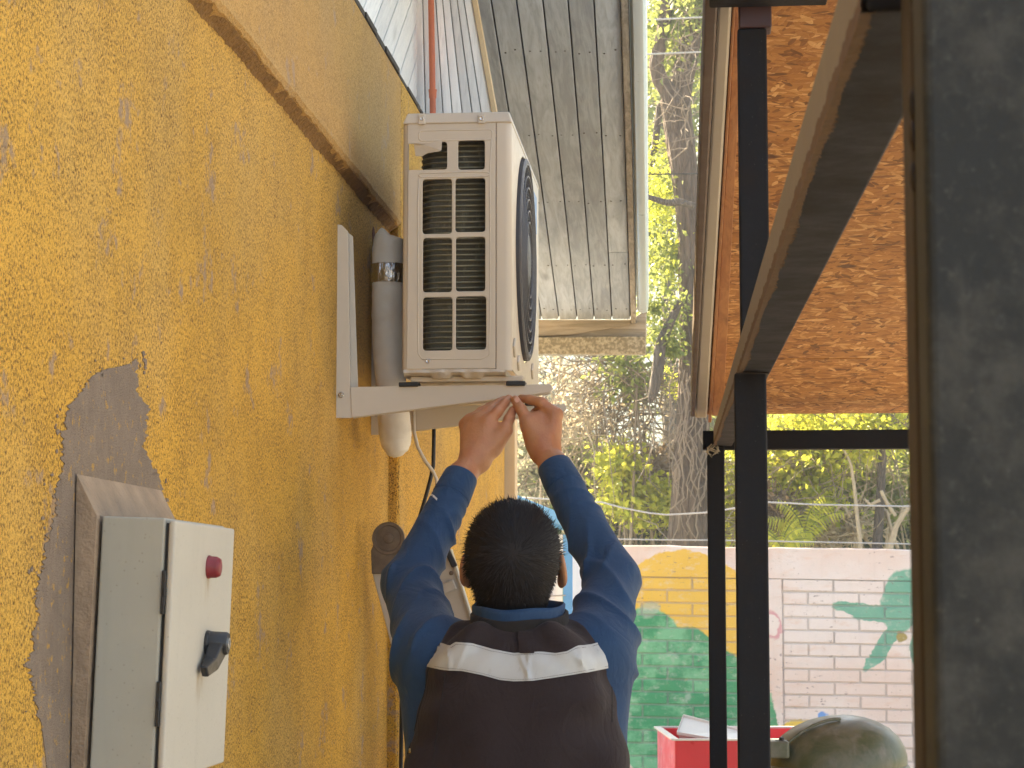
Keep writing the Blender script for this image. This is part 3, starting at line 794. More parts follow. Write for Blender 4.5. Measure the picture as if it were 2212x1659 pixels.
# heat exchanger behind the openings: fin pack and horizontal tubes bent round the back corner
fz0_, fz1_ = zb_+0.004, zt_-0.02
cb = xz(902, 500)[0]
path = [(xs-0.004, YN+0.034), (cb+0.050, YN+0.034)] + [(cb+0.050-0.050*math.sin(a), YN+0.084-0.050*math.cos(a)) for a in [math.radians(15*k) for k in range(1, 7)]] + [(cb, YE-0.03)]
fin = MB()
for (x, y) in path: fin.v += [(x, y, fz0_), (x, y, fz1_)]
for i in range(len(path)-1): fin.f.append((2*i, 2*i+2, 2*i+3, 2*i+1))
n_ = len(path)
for (x, y) in path: fin.v += [(x+0.012, y+0.02, fz0_), (x+0.012, y+0.02, fz1_)]
for i in range(n_-1): fin.f.append((2*n_+2*i, 2*n_+2*i+1, 2*n_+2*i+3, 2*n_+2*i+2))
coil = obj('coil', fin, M['fins'], ac, smooth=True, fixn=False)
tm = None; z = fz0_+0.008; kk = 0
while z < fz1_:
    pts = [(x, y-0.002, 0) if i < 2 else (x-0.001, y-0.0005, 0) for i, (x, y) in enumerate(path)]
    if tm is None:
        t0 = obj('coil_tube', MB().tube(pts, 0.0020, 7), M['coil'], coil, smooth=True, world_space=False)
        t0.location = Vector((0, 0, z)) - root_loc(coil); tm = t0
    else:
        c = copy_obj(tm, coil); c.location = Vector((0, 0, z)) - root_loc(coil)
    z += 0.0117; kk += 1
# fan grille on the front
gr = MB()
for (r0, r1_, xx0, xx1) in ((FR-0.016, FR, -0.001, 0.010),):
    gr.lathe((xf, FYC, FZC), (1,0,0), [(-0.004, FR), (0.008, FR), (0.0105, FR-0.006), (0.0105, FR-0.010), (0.006, FR-0.016), (-0.010, FR-0.018)], 72)
grille = obj('fan_grille', MB().lathe((xf-0.014, FYC, FZC), (1,0,0), [(0,0.062),(0.021,0.062),(0.0235,0.058),(0.0245,0.05)], 48), M['grille'], ac, smooth=True, auto=35)
rim = MB(); n = 72
prof = [(-0.012, FR-0.020), (0.006, FR-0.018), (0.0105, FR-0.011), (0.0105, FR-0.006), (0.007, FR), (-0.004, FR)]
for (h, r) in prof:
    for k in range(n): rim.v.append((xf+h, FYC+r*math.cos(2*math.pi*k/n), FZC+r*math.sin(2*math.pi*k/n)))
for i in range(len(prof)-1):
    for k in range(n): rim.f.append((i*n+k, i*n+(k+1) % n, (i+1)*n+(k+1) % n, (i+1)*n+k))
obj('grille_rim', rim, M['grille'], grille, smooth=True, auto=35)
for r in (0.215, 0.188, 0.162, 0.136, 0.110, 0.085):
    ring = MB(); 
    pp = [(-0.006, r-0.0015), (0.0105, r-0.0015), (0.0105, r+0.0015), (-0.006, r+0.0015)]
    for (h, rr_) in pp:
        for k in range(n): ring.v.append((xf+h+0.004*(1-r/FR), FYC+rr_*math.cos(2*math.pi*k/n), FZC+rr_*math.sin(2*math.pi*k/n)))
    for i in range(4):
        for k in range(n): ring.f.append((i*n+k, i*n+(k+1) % n, ((i+1) % 4)*n+(k+1) % n, ((i+1) % 4)*n+k))
    obj('grille_ring', ring, M['grille_rim'], grille, smooth=True, auto=35)
rib = None
NR = 60
for k in range(NR):
    mb = MB(); pts = []
    for i in range(7):
        r = 0.060+(0.208-0.060)*i/6; a = 2*math.pi*k/NR + 0.30*i/6
        pts.append((xf+0.003+0.003*(1-r/FR), FYC+r*math.cos(a), FZC+r*math.sin(a)))
    for i in range(6):
        P, Q = Vector(pts[i]), Vector(pts[i+1]); t = (Q-P).normalized(); s = t.cross(Vector((1,0,0)))
        mb.beam(P, Q, s*0.0012, Vector((0.005,0,0)))
    obj('grille_rib', mb, M['grille'], grille)
obj('fan_shroud', MB().lathe((xf-0.13, FYC, FZC), (1,0,0), [(0,0.225),(0.005,0.225),(0.0051,0.10)], 40), M['dark'], ac)
fan = obj('fan_hub', MB().lathe((xf-0.11, FYC, FZC), (1,0,0), [(0,0.06),(0.06,0.055),(0.065,0.045)], 24), M['grille'], ac, smooth=True, auto=35)
for k in range(3):
    mb = MB(); nrad, nang = 6, 8
    for i in range(nrad+1):
        for j in range(nang+1):
            r = 0.052+0.150*i/nrad; a = 2*math.pi*k/3 + math.radians(95)*j/nang + 0.3*i/nrad
            mb.v.append((xf-0.105+0.05*j/nang, FYC+r*math.cos(a), FZC+r*math.sin(a)))
    for i in range(nrad):
        for j in range(nang):
            a = i*(nang+1)+j; mb.f.append((a, a+1, a+nang+2, a+nang+1))
    o = obj('fan_blade', mb, M['grille'], fan, smooth=True)
    s_ = o.modifiers.new('thick', 'SOLIDIFY'); s_.thickness = 0.003
# sticker on the front
sa_, sb_ = UX(1152, 392, xf+0.0003), UX(1157.5, 402, xf+0.0003)
obj('sticker', MB().prism([(xf+0.0004, 5.09, ZC+0.955), (xf+0.0004, 5.20, ZC+0.955), (xf+0.0004, 5.20, ZC+0.865), (xf+0.0004, 5.09, ZC+0.865)], (0.0005,0,0)), M['blue_label'], ac)
# base pan with pressed feet
bp = MB(); rb_ = noise1(41)
xa, xb = xz(872, 798)[0], xz(1092, 798)[0]; zp = xz(980, 812)[1]
N = 36
for i in range(N+1):
    x = xa+(xb-xa)*i/N
    dz = 0.0 if i in (0, N) else (-0.004 if (9 < i < 17 or 20 < i < 28) else 0.003)
    bp.v += [(x, YN-0.001, zb_-0.0005), (x, YN-0.004+0.004*math.sin(i*0.9), (zb_+zp)/2), (x, YN+0.008, zp+dz), (x, YE, zp), (x, YE, zb_-0.0005)]
for i in range(N):
    for k in range(5): bp.f.append((i*5+k, i*5+(k+1) % 5, (i+1)*5+(k+1) % 5, (i+1)*5+k))
bp.f += [tuple(range(5)), tuple(N*5+k for k in range(5))]
pan = obj('base_pan', bp, M['ac_white'], ac, smooth=True, auto=40)
for yy in (4.54, 5.03):
    fa, fb = U(884, 820, yy), U(1133, 820, yy)
    foot = obj('mounting_foot', MB().box(xz(884,820)[0], xz(1128,820)[0], yy-0.015, yy+0.03, U(980,825,4.53).z, U(980,813,4.53).z), M['ac_white'], ac, bevel=0.002)
    for (pa, pb) in ((858, 901), (1091, 1133)):
        obj('rubber_foot', MB().box(xz(pa,826)[0], xz(pb,826)[0], yy-0.02, yy+0.02, U(980,835,4.53).z, U(980,825.3,4.53).z), M['rubber'], foot, bevel=0.002)

# ------------------------------------------------------------------ wall brackets
YBK = 4.53
def bracket(label):
    w0 = U(722, 903, YBK)
    t = thing('wall_bracket', (XW, YBK, w0.z), label, 'wall bracket', 'ivory brackets under the outdoor unit')
    def W(px, py, dy=0): 
        p = U(px, py, YBK); return Vector((p.x, YBK+dy, p.z))
    up = obj('upright', MB().prism([W(720,903), W(760,903), W(757,838), W(752,500), W(738,486), W(724,484)], (0, 0.003, 0)), M['bracket'], t, bevel=0.0012)
    obj('upright_flange', MB().prism([W(749,838,0.034), W(768,838,0.034), W(757,505,0.034), W(745,496,0.034)], (0, 0.003, 0)), M['bracket'], t, bevel=0.001)
    obj('upright_web', MB().prism([W(749,838,0.003), W(752.5,838,0.003), W(749,505,0.003), W(745,500,0.003)], (0, 0.030, 0)), M['bracket'], t)
    tip = [W(1193-7*(1-math.cos(a)), 839+9*math.sin(a)*-1, 0) for a in [math.radians(90-30*k) for k in range(7)]]
    arm = [W(760,902,-0.002), W(757,836,-0.002)] + [Vector((p.x, YBK-0.002, p.z)) for p in tip]
    obj('arm', MB().prism(arm, (0, 0.003, 0)), M['bracket'], t, bevel=0.0012)
    obj('arm_top', MB().prism([W(760,836.5,0.001), W(1188,829.5,0.001), W(1188,833.5,0.001), W(760,840.5,0.001)], (0, 0.042, 0)), M['bracket'], t, bevel=0.001)
    obj('arm_inner', MB().prism([W(760,900,0.040), W(760,841,0.040), W(1186,834,0.040), W(1186,848,0.040)], (0, 0.0025, 0)), M['bracket'], t, bevel=0.001)
    obj('arm_lip', MB().prism([W(762,903,0.001), W(1150,852,0.001), W(1150,850,0.001), W(762,900.5,0.001)], (0, 0.012, 0)), M['bracket'], t)
    s = W(737, 853, -0.0005)
    obj('bolt', MB().lathe(s, (0,-1,0), [(0,0.0064),(0.0015,0.0064),(0.0035,0.0046),(0.0036,0.002)], 16), M['steel'], t, smooth=True, auto=35)
    return t
b1 = bracket('nearer ivory wall bracket that both hands are working under')
b2 = b1.copy(); COL.objects.link(b2); b2.location.y += 0.49
b2['label'] = 'farther ivory wall bracket behind the hands and cables'
for ch in list(b1.children): copy_obj(ch, b2)

# ------------------------------------------------------------------ wrapped pipes, duct stub and cables
YQ = 4.78
pc = [(843,507,.016),(841,509,.026),(840,513,.030),(839,524,.0318),(838,560,.0325),(838,610,.034),(838,680,.0345),(840,740,.034),(843,800,.032),(847,850,.031),(851,900,.0335),(854,940,.0335),(856,962,.030),(858,978,.022),(860,986,.010)]
jr = random.Random(3); jn = {}
def jit(i, k):
    return 1.0 + 0.02*math.sin(i*2.1+k*0.7) + 0.015*math.sin(k*1.9+i)
# finer path
fine = []
for i in range(len(pc)-1):
    a, b = pc[i], pc[i+1]
    for s in range(5):
        t = s/5; fine.append(tuple(a[j]+(b[j]-a[j])*t for j in range(3)))
fine.append(pc[-1])
def wrapfold(i, k):
    ph = i*1.25 + 0.5*math.sin(k*2*math.pi/28)
    return 1.0 + 0.034*(abs((ph % 2.0)-1.0)-0.5) + 0.016*math.sin(k*0.9+i*0.3)
pipes = obj('pipe_bundle', MB().tube([U(a, b, YQ) for (a, b, r) in fine], [r*1.07 for (a, b, r) in fine], 28, jit=wrapfold), M['wrap'], smooth=True)
tag(pipes, 'refrigerant pipes wrapped in pale tape with one foil band', 'pipe')
fo = [(838, 571, .0338), (838, 573, .0358), (838.5, 590, .0362), (838.5, 610, .0362), (838.5, 613, .0345)]
obj('foil_band', MB().tube([U(a, b, YQ) for (a, b, r) in fo], [r*1.07 for (a, b, r) in fo], 30, jit=lambda i, k: 1+0.012*math.sin(k*3.1+i*2)), M['foil'], pipes, smooth=True)
st = UX(806, 545, XW)
stub = obj('drain_elbow', MB().tube([st+Vector((-0.03,0,0.006)), st+Vector((0.006,0,0.0)), st+Vector((0.018,0.01,-0.004)), st+Vector((0.024,0.02,-0.02)), st+Vector((0.026,0.02,-0.05))], 0.0165, 16), M['pvc'], smooth=True, auto=50)
tag(stub, 'white plastic pipe elbow coming out of the wall behind wrapped pipes', 'pipe')
hq = UX(806, 508, XW)
mbx = MB(); mbx.lathe(hq+Vector((0.0008,0,0)), (1,0,0), [(0,0.020),(0.001,0.019),(0.0012,0.006)], 14)
gh = obj('wall_hole', mbx, mat_simple('broken_brick', (0.16,0.06,0.035), 0.9, 0.4, 90, 0.5, 150, 0.004), house)
YK = 5.0
wc = obj('white_cable', MB().tube([U(893,880,YK), U(895,935,YK), U(902,965,YK), U(918,995,YK), U(935,1018,YK), U(943,1035,YK), U(944,1060,YK), U(936,1100,YK), U(930,1180,YK), U(932,1300,YK), U(925,1500,YK), U(915,1900,YK)], 0.0042, 10), M['cable_white'], smooth=True)
tag(wc, 'thin white cable curving down from the bracket behind sleeve', 'cable')
YK2 = 5.05
bc = obj('black_cable', MB().tube([U(938,860,YK2), U(937,960,YK2), U(936,1005,YK2), U(930,1035,YK2), U(922,1065,YK2), U(900,1140,YK2), U(885,1250,YK2), U(874,1380,YK2), U(868,1480,YK2), U(867,1560,YK2), U(866,1659,YK2), U(866,1842,YK2)], 0.0047, 10), M['cable_black'], smooth=True)
tag(bc, 'thick black cable hanging straight down along the yellow wall', 'cable')

# ------------------------------------------------------------------ folded ladder leaning on the wall
YLd = 4.92
M['alu'] = mat_simple('dull_aluminium', (0.50,0.47,0.42), 0.42, 0.12, 25, 0.1, 200, 0.0008, Metallic=0.35)
M['hinge_metal'] = mat_simple('grimy_hinge', (0.16,0.125,0.09), 0.5, 0.6, 60, 0.3, 200, 0.001, Metallic=0.5)
ladder = thing('folding_ladder', (U(950,1300,YLd).x, YLd, 0), 'folded aluminium ladder with round steel hinge leaning against yellow wall', 'ladder')
def L_(px, py, dy=0): p = U(px, py, YLd+dy); return p
# long outer stile
ztop = 0
def rail_poly(pts, dy, th): return MB().prism([L_(a, b, dy) for (a, b) in pts], (0, th, 0))
def ext(a, b, y): t = (y-a[1])/(b[1]-a[1]); return (a[0]+(b[0]-a[0])*t, y)
obj('stile', rail_poly([(803,1235),(880,1225),ext((880,1225),(926,1400),2755),ext((803,1235),(832,1345),2755)], 0.0, 0.025), M['alu'], ladder, bevel=0.002)
obj('stile', rail_poly([(915,1205),(968,1185),(1020,1330),ext((968,1185),(1012,1330),2755),ext((915,1205),(956,1345),2755)], 0.03, 0.025), M['alu'], ladder, bevel=0.002)
obj('stile_edge', rail_poly([(969,1188),(974,1186),ext((974,1186),(1018,1330),2755),ext((969,1188),(1013,1330),2755)], 0.022, 0.034), M['alu'], ladder, bevel=0.001)
obj('hinge_plate', rail_poly([(803,1240),(801,1190),(812,1160),(862,1185),(905,1215),(880,1228),(832,1240)], -0.008, 0.007), M['hinge_metal'], ladder, bevel=0.002)
hc = L_(838, 1163, -0.016)
hdk = obj('hinge_disc', MB().lathe(hc+Vector((0,0.012,0)), (0,-1,0), [(0,0.0375),(0.006,0.0375),(0.008,0.0365),(0.008,0.030),(0.0055,0.028),(0.006,0.012),(0.010,0.0115),(0.011,0.009)], 40), M['hinge_metal'], ladder, smooth=True, auto=30)
for (a, b) in ((850,1219), (975,1238), (943,1240)):
    obj('rivet', MB().lathe(L_(a, b, -0.008 if a < 900 else 0.03), (0,-1,0), [(0,0.0052),(0.002,0.0052),(0.0035,0.003)], 12), M['hinge_metal'], ladder, smooth=True, auto=40)
obj('latch', rail_poly([(937,1268),(978,1252),(986,1272),(944,1290)], 0.020, 0.010), M['alu'], ladder, bevel=0.002)
obj('strap', rail_poly([(957,1186),(968,1180),(988,1222),(976,1227)], 0.018, 0.012), M['rubber'], ladder, bevel=0.003)
for k in range(5):
    z = 0.15+0.26*k
    xm_ = L_(*ext((803,1235),(832,1345), 1282+ (ZC-z)*FPX/YLd)).x
    obj('rung', MB().box(xm_+0.03, xm_+0.06, YLd+0.03, YLd+0.38, z, z+0.03), M['alu'], ladder, bevel=0.003)
xq = L_(*ext((803,1235),(832,1345), 2755)).x
obj('far_stile', MB().beam((L_(840,1240).x, YLd+0.395, L_(840,1240).z), (xq+0.04, YLd+0.395, 0.0), (0.03,0,0), (0,0.0125,0)), M['alu'], ladder, bevel=0.002)
# ------------------------------------------------------------------ steel shelter with boarded roof
shel = thing('steel_shelter', (0.2, 3.8, 0), 'dark welded steel shelter frame with orange strand-board roof and pale gutter', 'shelter')
rgh = random.Random(6)
pill = obj('pillar', MB().box(0.1145, 0.190, 1.10, 1.150, 0, ZC+1.3), M['steel_pillar'], shel, bevel=0.005, seg=3)
obj('pillar_flange', MB().box(0.1135, 0.18, 1.1525, 1.205, 0, ZC+1.3), M['steel_brown'], shel, bevel=0.004, seg=3)
wl = MB()
for k in range(26):
    z = ZC + 0.10 + 0.02*k + rgh.uniform(-0.004, 0.004)
    if k % 9 < 6: continue
    wl.lathe((0.1137, 1.1513, z), (0,0,1), [(-0.008,0.0005),(-0.003,0.0018),(0.003,0.0018),(0.008,0.0005)], 8)
tag(obj('weld_bead', wl, M['steel_brown'], shel, smooth=True), kind='stuff')
# long rafter
def bx(Y): return 0.0684 - 0.0098*(Y-3.78)
def bz(Y): return ZC + 0.380 + 0.0213*(Y-3.78)
WB, HB = 0.054, 0.052
def bpt(Y, u, w): return Vector((bx(Y)+u, Y, bz(Y)+w))
mb = MB().hexa([bpt(1.208,0.0012,0), bpt(1.208,WB,0), bpt(6.52,WB,0), bpt(6.52,0.0012,0), bpt(1.208,0.0012,HB), bpt(1.208,WB,HB), bpt(6.52,WB,HB), bpt(6.52,0.0012,HB)])
beam = obj('rafter', mb, M['steel_dark'], shel, bevel=0.003, seg=3)
# its dusty side skin and the rust along the lower edge
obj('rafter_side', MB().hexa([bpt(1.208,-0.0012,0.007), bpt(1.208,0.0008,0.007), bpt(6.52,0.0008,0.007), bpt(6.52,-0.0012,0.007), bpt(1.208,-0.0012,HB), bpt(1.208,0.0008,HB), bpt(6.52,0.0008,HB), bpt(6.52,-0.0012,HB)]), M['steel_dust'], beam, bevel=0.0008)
rs = MB(); n = 2400; o_ = len(rs.v); r1 = noise1(71); r2 = noise1(72)
for i in range(n+1):
    Y = 1.21+5.29*i/n
    amp = (0.5+0.5*r1(Y*5))
    w1 = 0.003+0.006*abs(r2(Y*420))*max(0.15, amp) + rgh.uniform(0,0.0045)*max(0.2, amp)
    rs.v += [tuple(bpt(Y,-0.0016,0.012+0.004*r1(Y*40))), tuple(bpt(Y,-0.0016,-0.0006)), tuple(bpt(Y,w1,-0.0006)), tuple(bpt(Y,w1,0.0004)), tuple(bpt(Y,0.0004,0.0006)), tuple(bpt(Y,0.0002,0.012))]
for i in range(n):
    for k in range(6): rs.f.append((i*6+k, i*6+(k+1) % 6, (i+1)*6+(k+1) % 6, (i+1)*6+k))
obj('rust_edge', rs, M['rust'], beam)
YA_ = 3.75
def bxpx(pa, pb, ref, Y, zlo, zhi, d): return MB().box(U(pa,ref,Y).x, U(pb,ref,Y).x, Y, Y+d, zlo, zhi)
obj('post', bxpx(1590,1660,1200,YA_,0,bz(YA_)-0.001,0.055), M['steel_dark'], shel, bevel=0.004, seg=3)
obj('post_cap', bxpx(1590,1661,810,YA_-0.001,bz(YA_)-0.003,bz(YA_)-0.0005,0.057), M['steel_brown'], shel, bevel=0.0008)
zm_ = U(1630, 60, YA_).z
obj('upper_post', bxpx(1596.5,1660,400,YA_+0.002,bz(YA_)+HB+0.001,zm_,0.052), M['steel_dark'], shel, bevel=0.004, seg=3)
obj('primer_sleeve', bxpx(1596,1667,30,YA_,zm_+0.0008,ZC+1.07,0.056), M['maroon'], shel, bevel=0.003)
obj('purlin', MB().box(U(1532,0,YA_).x, U(1785,0,YA_).x, YA_-0.06, YA_-0.002, U(1600,7,YA_-0.03).z, U(1600,7,YA_-0.03).z+0.05), M['steel_dark'], shel, bevel=0.003)
YT = 6.47
obj('post', bxpx(1530,1568,1300,YT,0,bz(YT)-0.001,0.052), M['steel_dark'], shel, bevel=0.004, seg=3)
YC = 6.535
zc0, zc1 = U(1700,970,YC).z, U(1700,929,YC).z
obj('cross_beam', MB().box(U(1518,950,YC).x, 1.3, YC, YC+0.05, zc0, zc1), M['steel_dark'], shel, bevel=0.003, seg=3)
obj('post', MB().box(1.20, 1.25, YC-0.055, YC-0.003, 0, zc1), M['steel_dark'], shel, bevel=0.004)
# roof plane: z = 1.772 - 0.185 Y above the eye
def rz(Y): return ZC + 1.772 - 0.185*Y
roof = obj('roof', MB().hexa([(0.03,3.25,rz(3.25)+0.016),(1.35,3.25,rz(3.25)+0.016),(1.35,6.66,rz(6.66)+0.016),(0.0,6.66,rz(6.66)+0.016),(0.03,3.25,rz(3.25)+0.03),(1.35,3.25,rz(3.25)+0.03),(1.35,6.66,rz(6.66)+0.03),(0.0,6.66,rz(6.66)+0.03)]), M['gutter_zinc'], shel)
seams = [U(1700,894,1).z, 0]
def Yrow(py):   # where the roof plane meets picture row py (mid right)
    d = ray(1800, py); s = (d.z)/d.y; return 1.772/(s+0.185)
ys = [Yrow(894), Yrow(775), Yrow(432), 3.28]
for i in range(3):
    y1, y0 = ys[i], ys[i+1]
    g0 = 0.0025
    for (xa, xb, dz) in (((0.018, 1.24, 0.0), ) if i != 1 else ((0.018, 1.24, 0.0008),)):
        xl0, xl1 = 0.052-0.0138*(y0-3.87), 0.052-0.0138*(y1-3.87)
        mb = MB().hexa([(xl0,y0+g0,rz(y0+g0)+dz),(xb,y0+g0,rz(y0+g0)+dz),(xb,y1-g0,rz(y1-g0)+dz),(xl1,y1-g0,rz(y1-g0)+dz),
                        (xl0,y0+g0,rz(y0+g0)+0.0115),(xb,y0+g0,rz(y0+g0)+0.0115),(xb,y1-g0,rz(y1-g0)+0.0115),(xl1,y1-g0,rz(y1-g0)+0.0115)])
        obj('strand_board', mb, M['osb'], roof, bevel=0.0012)
YN2, YF2 = 3.30, 6.63
def edgebar(name, n0, n1, f0, f1, dz0, dz1, mat, bev=0.003, yfar=YF2, rown=0, rowf=890, parent=None):
    """bar along the roof edge: picture columns at row 0 (near) and at row 890 (far)"""
    YnR = 1.772/((ray(1580, 0).z/ray(1580, 0).y)+0.185)
    def X(cn, cf, Y):
        xn = U(cn, 0, YnR).x; xf_ = U(cf, 890, YF2).x
        return xn+(xf_-xn)*(Y-YnR)/(YF2-YnR)
    P = []
    for (Y) in (YN2, yfar):
        P.append((X(n0,f0,Y), X(n1,f1,Y), Y))
    (a0,a1,ya),(b0,b1,yb) = P
    return obj(name, MB().hexa([(a0,ya,rz(ya)+dz0),(a1,ya,rz(ya)+dz0),(b1,yb,rz(yb)+dz0),(b0,yb,rz(yb)+dz0),(a0,ya,rz(ya)+dz1),(a1,ya,rz(ya)+dz1),(b1,yb,rz(yb)+dz1),(b0,yb,rz(yb)+dz1)]), mat, parent or shel, bevel=bev)
edgebar('fascia_strip', 1582, 1588.5, 1530, 1537, -0.020, 0.014, M['pine'], 0.0015, 6.66)
edgebar('fascia_board', 1589.5, 1606, 1538, 1562, -0.010, -0.0015, M['pine'], 0.0012, 6.62)
edgebar('fascia_gutter', 1549, 1581, 1501, 1527, -0.022, 0.06, M['fascia_cream'], 0.006, 6.60)
edgebar('fascia_sheet', 1521, 1548, 1491, 1500, -0.040, 0.06, M['fascia_brown'], 0.004, 6.52)
# cobweb-like husk hanging from the joint of rafter and far post
hk = MB(); rk = random.Random(8)
for k in range(7):
    p0 = U(1530+rk.uniform(0,32), 962+rk.uniform(-3,6), 6.462)
    hk.tube([p0, p0+Vector((rk.uniform(-0.02,0.012),-0.004,-0.012)), p0+Vector((rk.uniform(-0.035,0.02),-0.003,-0.022-rk.uniform(0,0.015)))], [0.002,0.0035,0.0006], 5)
tag(obj('cobweb', hk, M['eave_timber'], shel), kind='stuff')

# ------------------------------------------------------------------ painted brick wall across the yard
YM = 13.0
def mural_mat(name, brick=True):
    g = G(name); p = g.pos(); q = g.xyz(p); x = q[0]; z = q[2]
    nz = g.noise(p, 7, 3, 0.6); nz2 = g.noise(g.map(p, loc=(5,0,2)), 30, 3, 0.6)
    xw = g.math('ADD', x, g.math('MULTIPLY', g.math('SUBTRACT', nz, 0.5), 0.10)); xw = g.math('ADD', xw, g.math('MULTIPLY', g.math('SUBTRACT', nz2, 0.5), 0.03))
    zw = g.math('ADD', z, g.math('MULTIPLY', g.math('SUBTRACT', g.noise(g.map(p, loc=(9,3,1)), 7, 3, 0.6), 0.5), 0.08))
    def ell(cx, cy, rx, ry, ang=0.0, soft=0.04):
        c = U(cx, cy, YM); rx_, ry_ = rx*YM/FPX, ry*YM/FPX
        dx = g.math('SUBTRACT', xw, c.x); dz = g.math('SUBTRACT', zw, c.z)
        ca, sa = math.cos(ang), math.sin(ang)
        u = g.math('ADD', g.math('MULTIPLY', dx, ca/rx_), g.math('MULTIPLY', dz, sa/rx_))
        w = g.math('ADD', g.math('MULTIPLY', dx, -sa/ry_), g.math('MULTIPLY', dz, ca/ry_))
        d = g.math('SQRT', g.math('ADD', g.math('MULTIPLY', u, u), g.math('MULTIPLY', w, w)))
        return g.sstep(d, 1+soft, 1-soft), d
    big = g.noise(p, 1.7, 4, 0.6)
    pink = (0.60,0.43,0.35); pale = (0.66,0.60,0.57)
    c = g.mix(g.sstep(big, 0.35, 0.62), pink, pale)
    rightm = g.sstep(x, U(1640,1300,YM).x, U(1720,1300,YM).x)
    c = g.mix(g.math('MULTIPLY', rightm, 0.55), c, pale)
    c = g.mix(g.math('MULTIPLY', g.sstep(g.noise(g.map(p, scale=(1,1,3)), 5, 4, 0.65), 0.52, 0.72), 0.55), c, (0.58,0.39,0.29))
    # yellow sun
    m, d = ell(1478, 1335, 146, 145, 0, 0.015)
    c = g.mix(m, c, g.mix(nz, (0.60,0.36,0.035), (0.68,0.44,0.06)))
    # green hills
    green = g.mix(g.sstep(g.noise(g.map(p, scale=(1,1,1.4), loc=(2,2,2)), 5.5, 4, 0.65), 0.42, 0.60), (0.045,0.25,0.11), (0.16,0.40,0.22))
    green = g.mix(g.math('MULTIPLY', g.sstep(g.noise(g.map(p, loc=(7,1,3)), 8, 3, 0.6), 0.62, 0.72), 0.7), green, (0.33,0.40,0.33))
    green = g.mix(g.math('MULTIPLY', g.sstep(g.noise(g.map(p, loc=(3,8,3)), 13, 3, 0.6), 0.66, 0.74), 0.8), green, (0.50,0.45,0.07))
    for (cx, cy, rx, ry, a) in ((1410,1500,105,184,0.12), (1480,1520,115,162,0), (1560,1600,118,190,0), (1545,1560,60,150,0.35), (1210,1360,52,145,0), (1250,1560,90,110,0)):
        m, d = ell(cx, cy, rx, ry, a, 0.02); c = g.mix(m, c, green)
    # faded grey-green tuft on the sun's edge
    m, d = ell(1402, 1316, 24, 17, 0.2, 0.25); c = g.mix(g.math('MULTIPLY', m, 0.7), c, (0.33,0.40,0.31))
    # big leaves of the plant at the right
    teal = g.mix(nz, (0.07,0.27,0.19), (0.20,0.42,0.31))
    for (cx, cy, rx, ry, a) in ((1952,1297,46,70,-0.35), (1985,1270,60,45,0.3), (1866,1317,62,14,-0.10), (1925,1334,80,15,-0.05), (1908,1396,68,15,0.92), (2010,1400,40,60,0)):
        m, d = ell(cx, cy, rx, ry, a, 0.06); c = g.mix(m, c, teal)
    m, d = ell(1947, 1375, 11, 12, 0, 0.2); c = g.mix(m, c, (0.30,0.24,0.07))
    # pink ring, yellow foot, blue dab
    m, d = ell(1667, 1350, 21, 30, 0.2, 0.1)
    ring = g.math('MULTIPLY', g.sstep(d, 0.72, 0.84), m); c = g.mix(g.math('MULTIPLY', ring, 0.7), c, (0.50,0.15,0.20))
    m, d = ell(1740, 1600, 62, 46, -0.1, 0.03); c = g.mix(m, c, (0.62,0.44,0.06))
    m, d = ell(1777, 1548, 9, 10, 0.3, 0.2); c = g.mix(m, c, (0.12,0.28,0.62))
    # flaked paint
    fl = g.noise(g.map(p, scale=(1,1,2.2), loc=(3,3,3)), 22, 5, 0.7)
    area = g.sstep(g.noise(g.map(p, loc=(1,1,8)), 3.2, 2), 0.46, 0.60)
    c = g.mix(g.math('MULTIPLY', g.sstep(fl, 0.61, 0.65), g.math('MULTIPLY', area, 0.85)), c, (0.17,0.12,0.13))
    sp = g.sstep(g.voro(p, 22), 0.10, 0.05)
    c = g.mix(g.math('MULTIPLY', sp, 0.6), c, (0.24,0.19,0.16))
    worn = g.noise(g.map(p, scale=(1,1,1.6), loc=(6,2,4)), 13, 5, 0.75)
    c = g.mix(g.math('MULTIPLY', g.sstep(worn, 0.52, 0.68), 0.45), c, (0.56,0.52,0.48))
    st = g.noise(g.map(p, scale=(1,1,0.08)), 16, 4, 0.6)
    c = g.mix(g.math('MULTIPLY', g.sstep(st, 0.55, 0.75), 0.18), c, (0.30,0.27,0.23))
    if not brick:
        c = g.mix(0.42, c, (0.36,0.36,0.36))
    return g.done(c, 0.88, g.bump(g.noise(p, 90, 4, 0.65), 0.4, 0.006))
M['mural'] = mural_mat('painted_brick')
M['mural_joint'] = mural_mat('painted_joint', False)
TILT = 0.0165
def mx(px): return U(px, 1300, YM).x
wz_top = lambda x: ZC + (1282-1181)/FPX*YM - TILT*(x-mx(1500))
xl_, xr_ = -7.0, 4.2
mural = thing('painted_brick_wall', (0.5, YM, 0), 'low brick wall painted with yellow sun, green hills and leaves', 'wall')
XB0 = mx(1690)
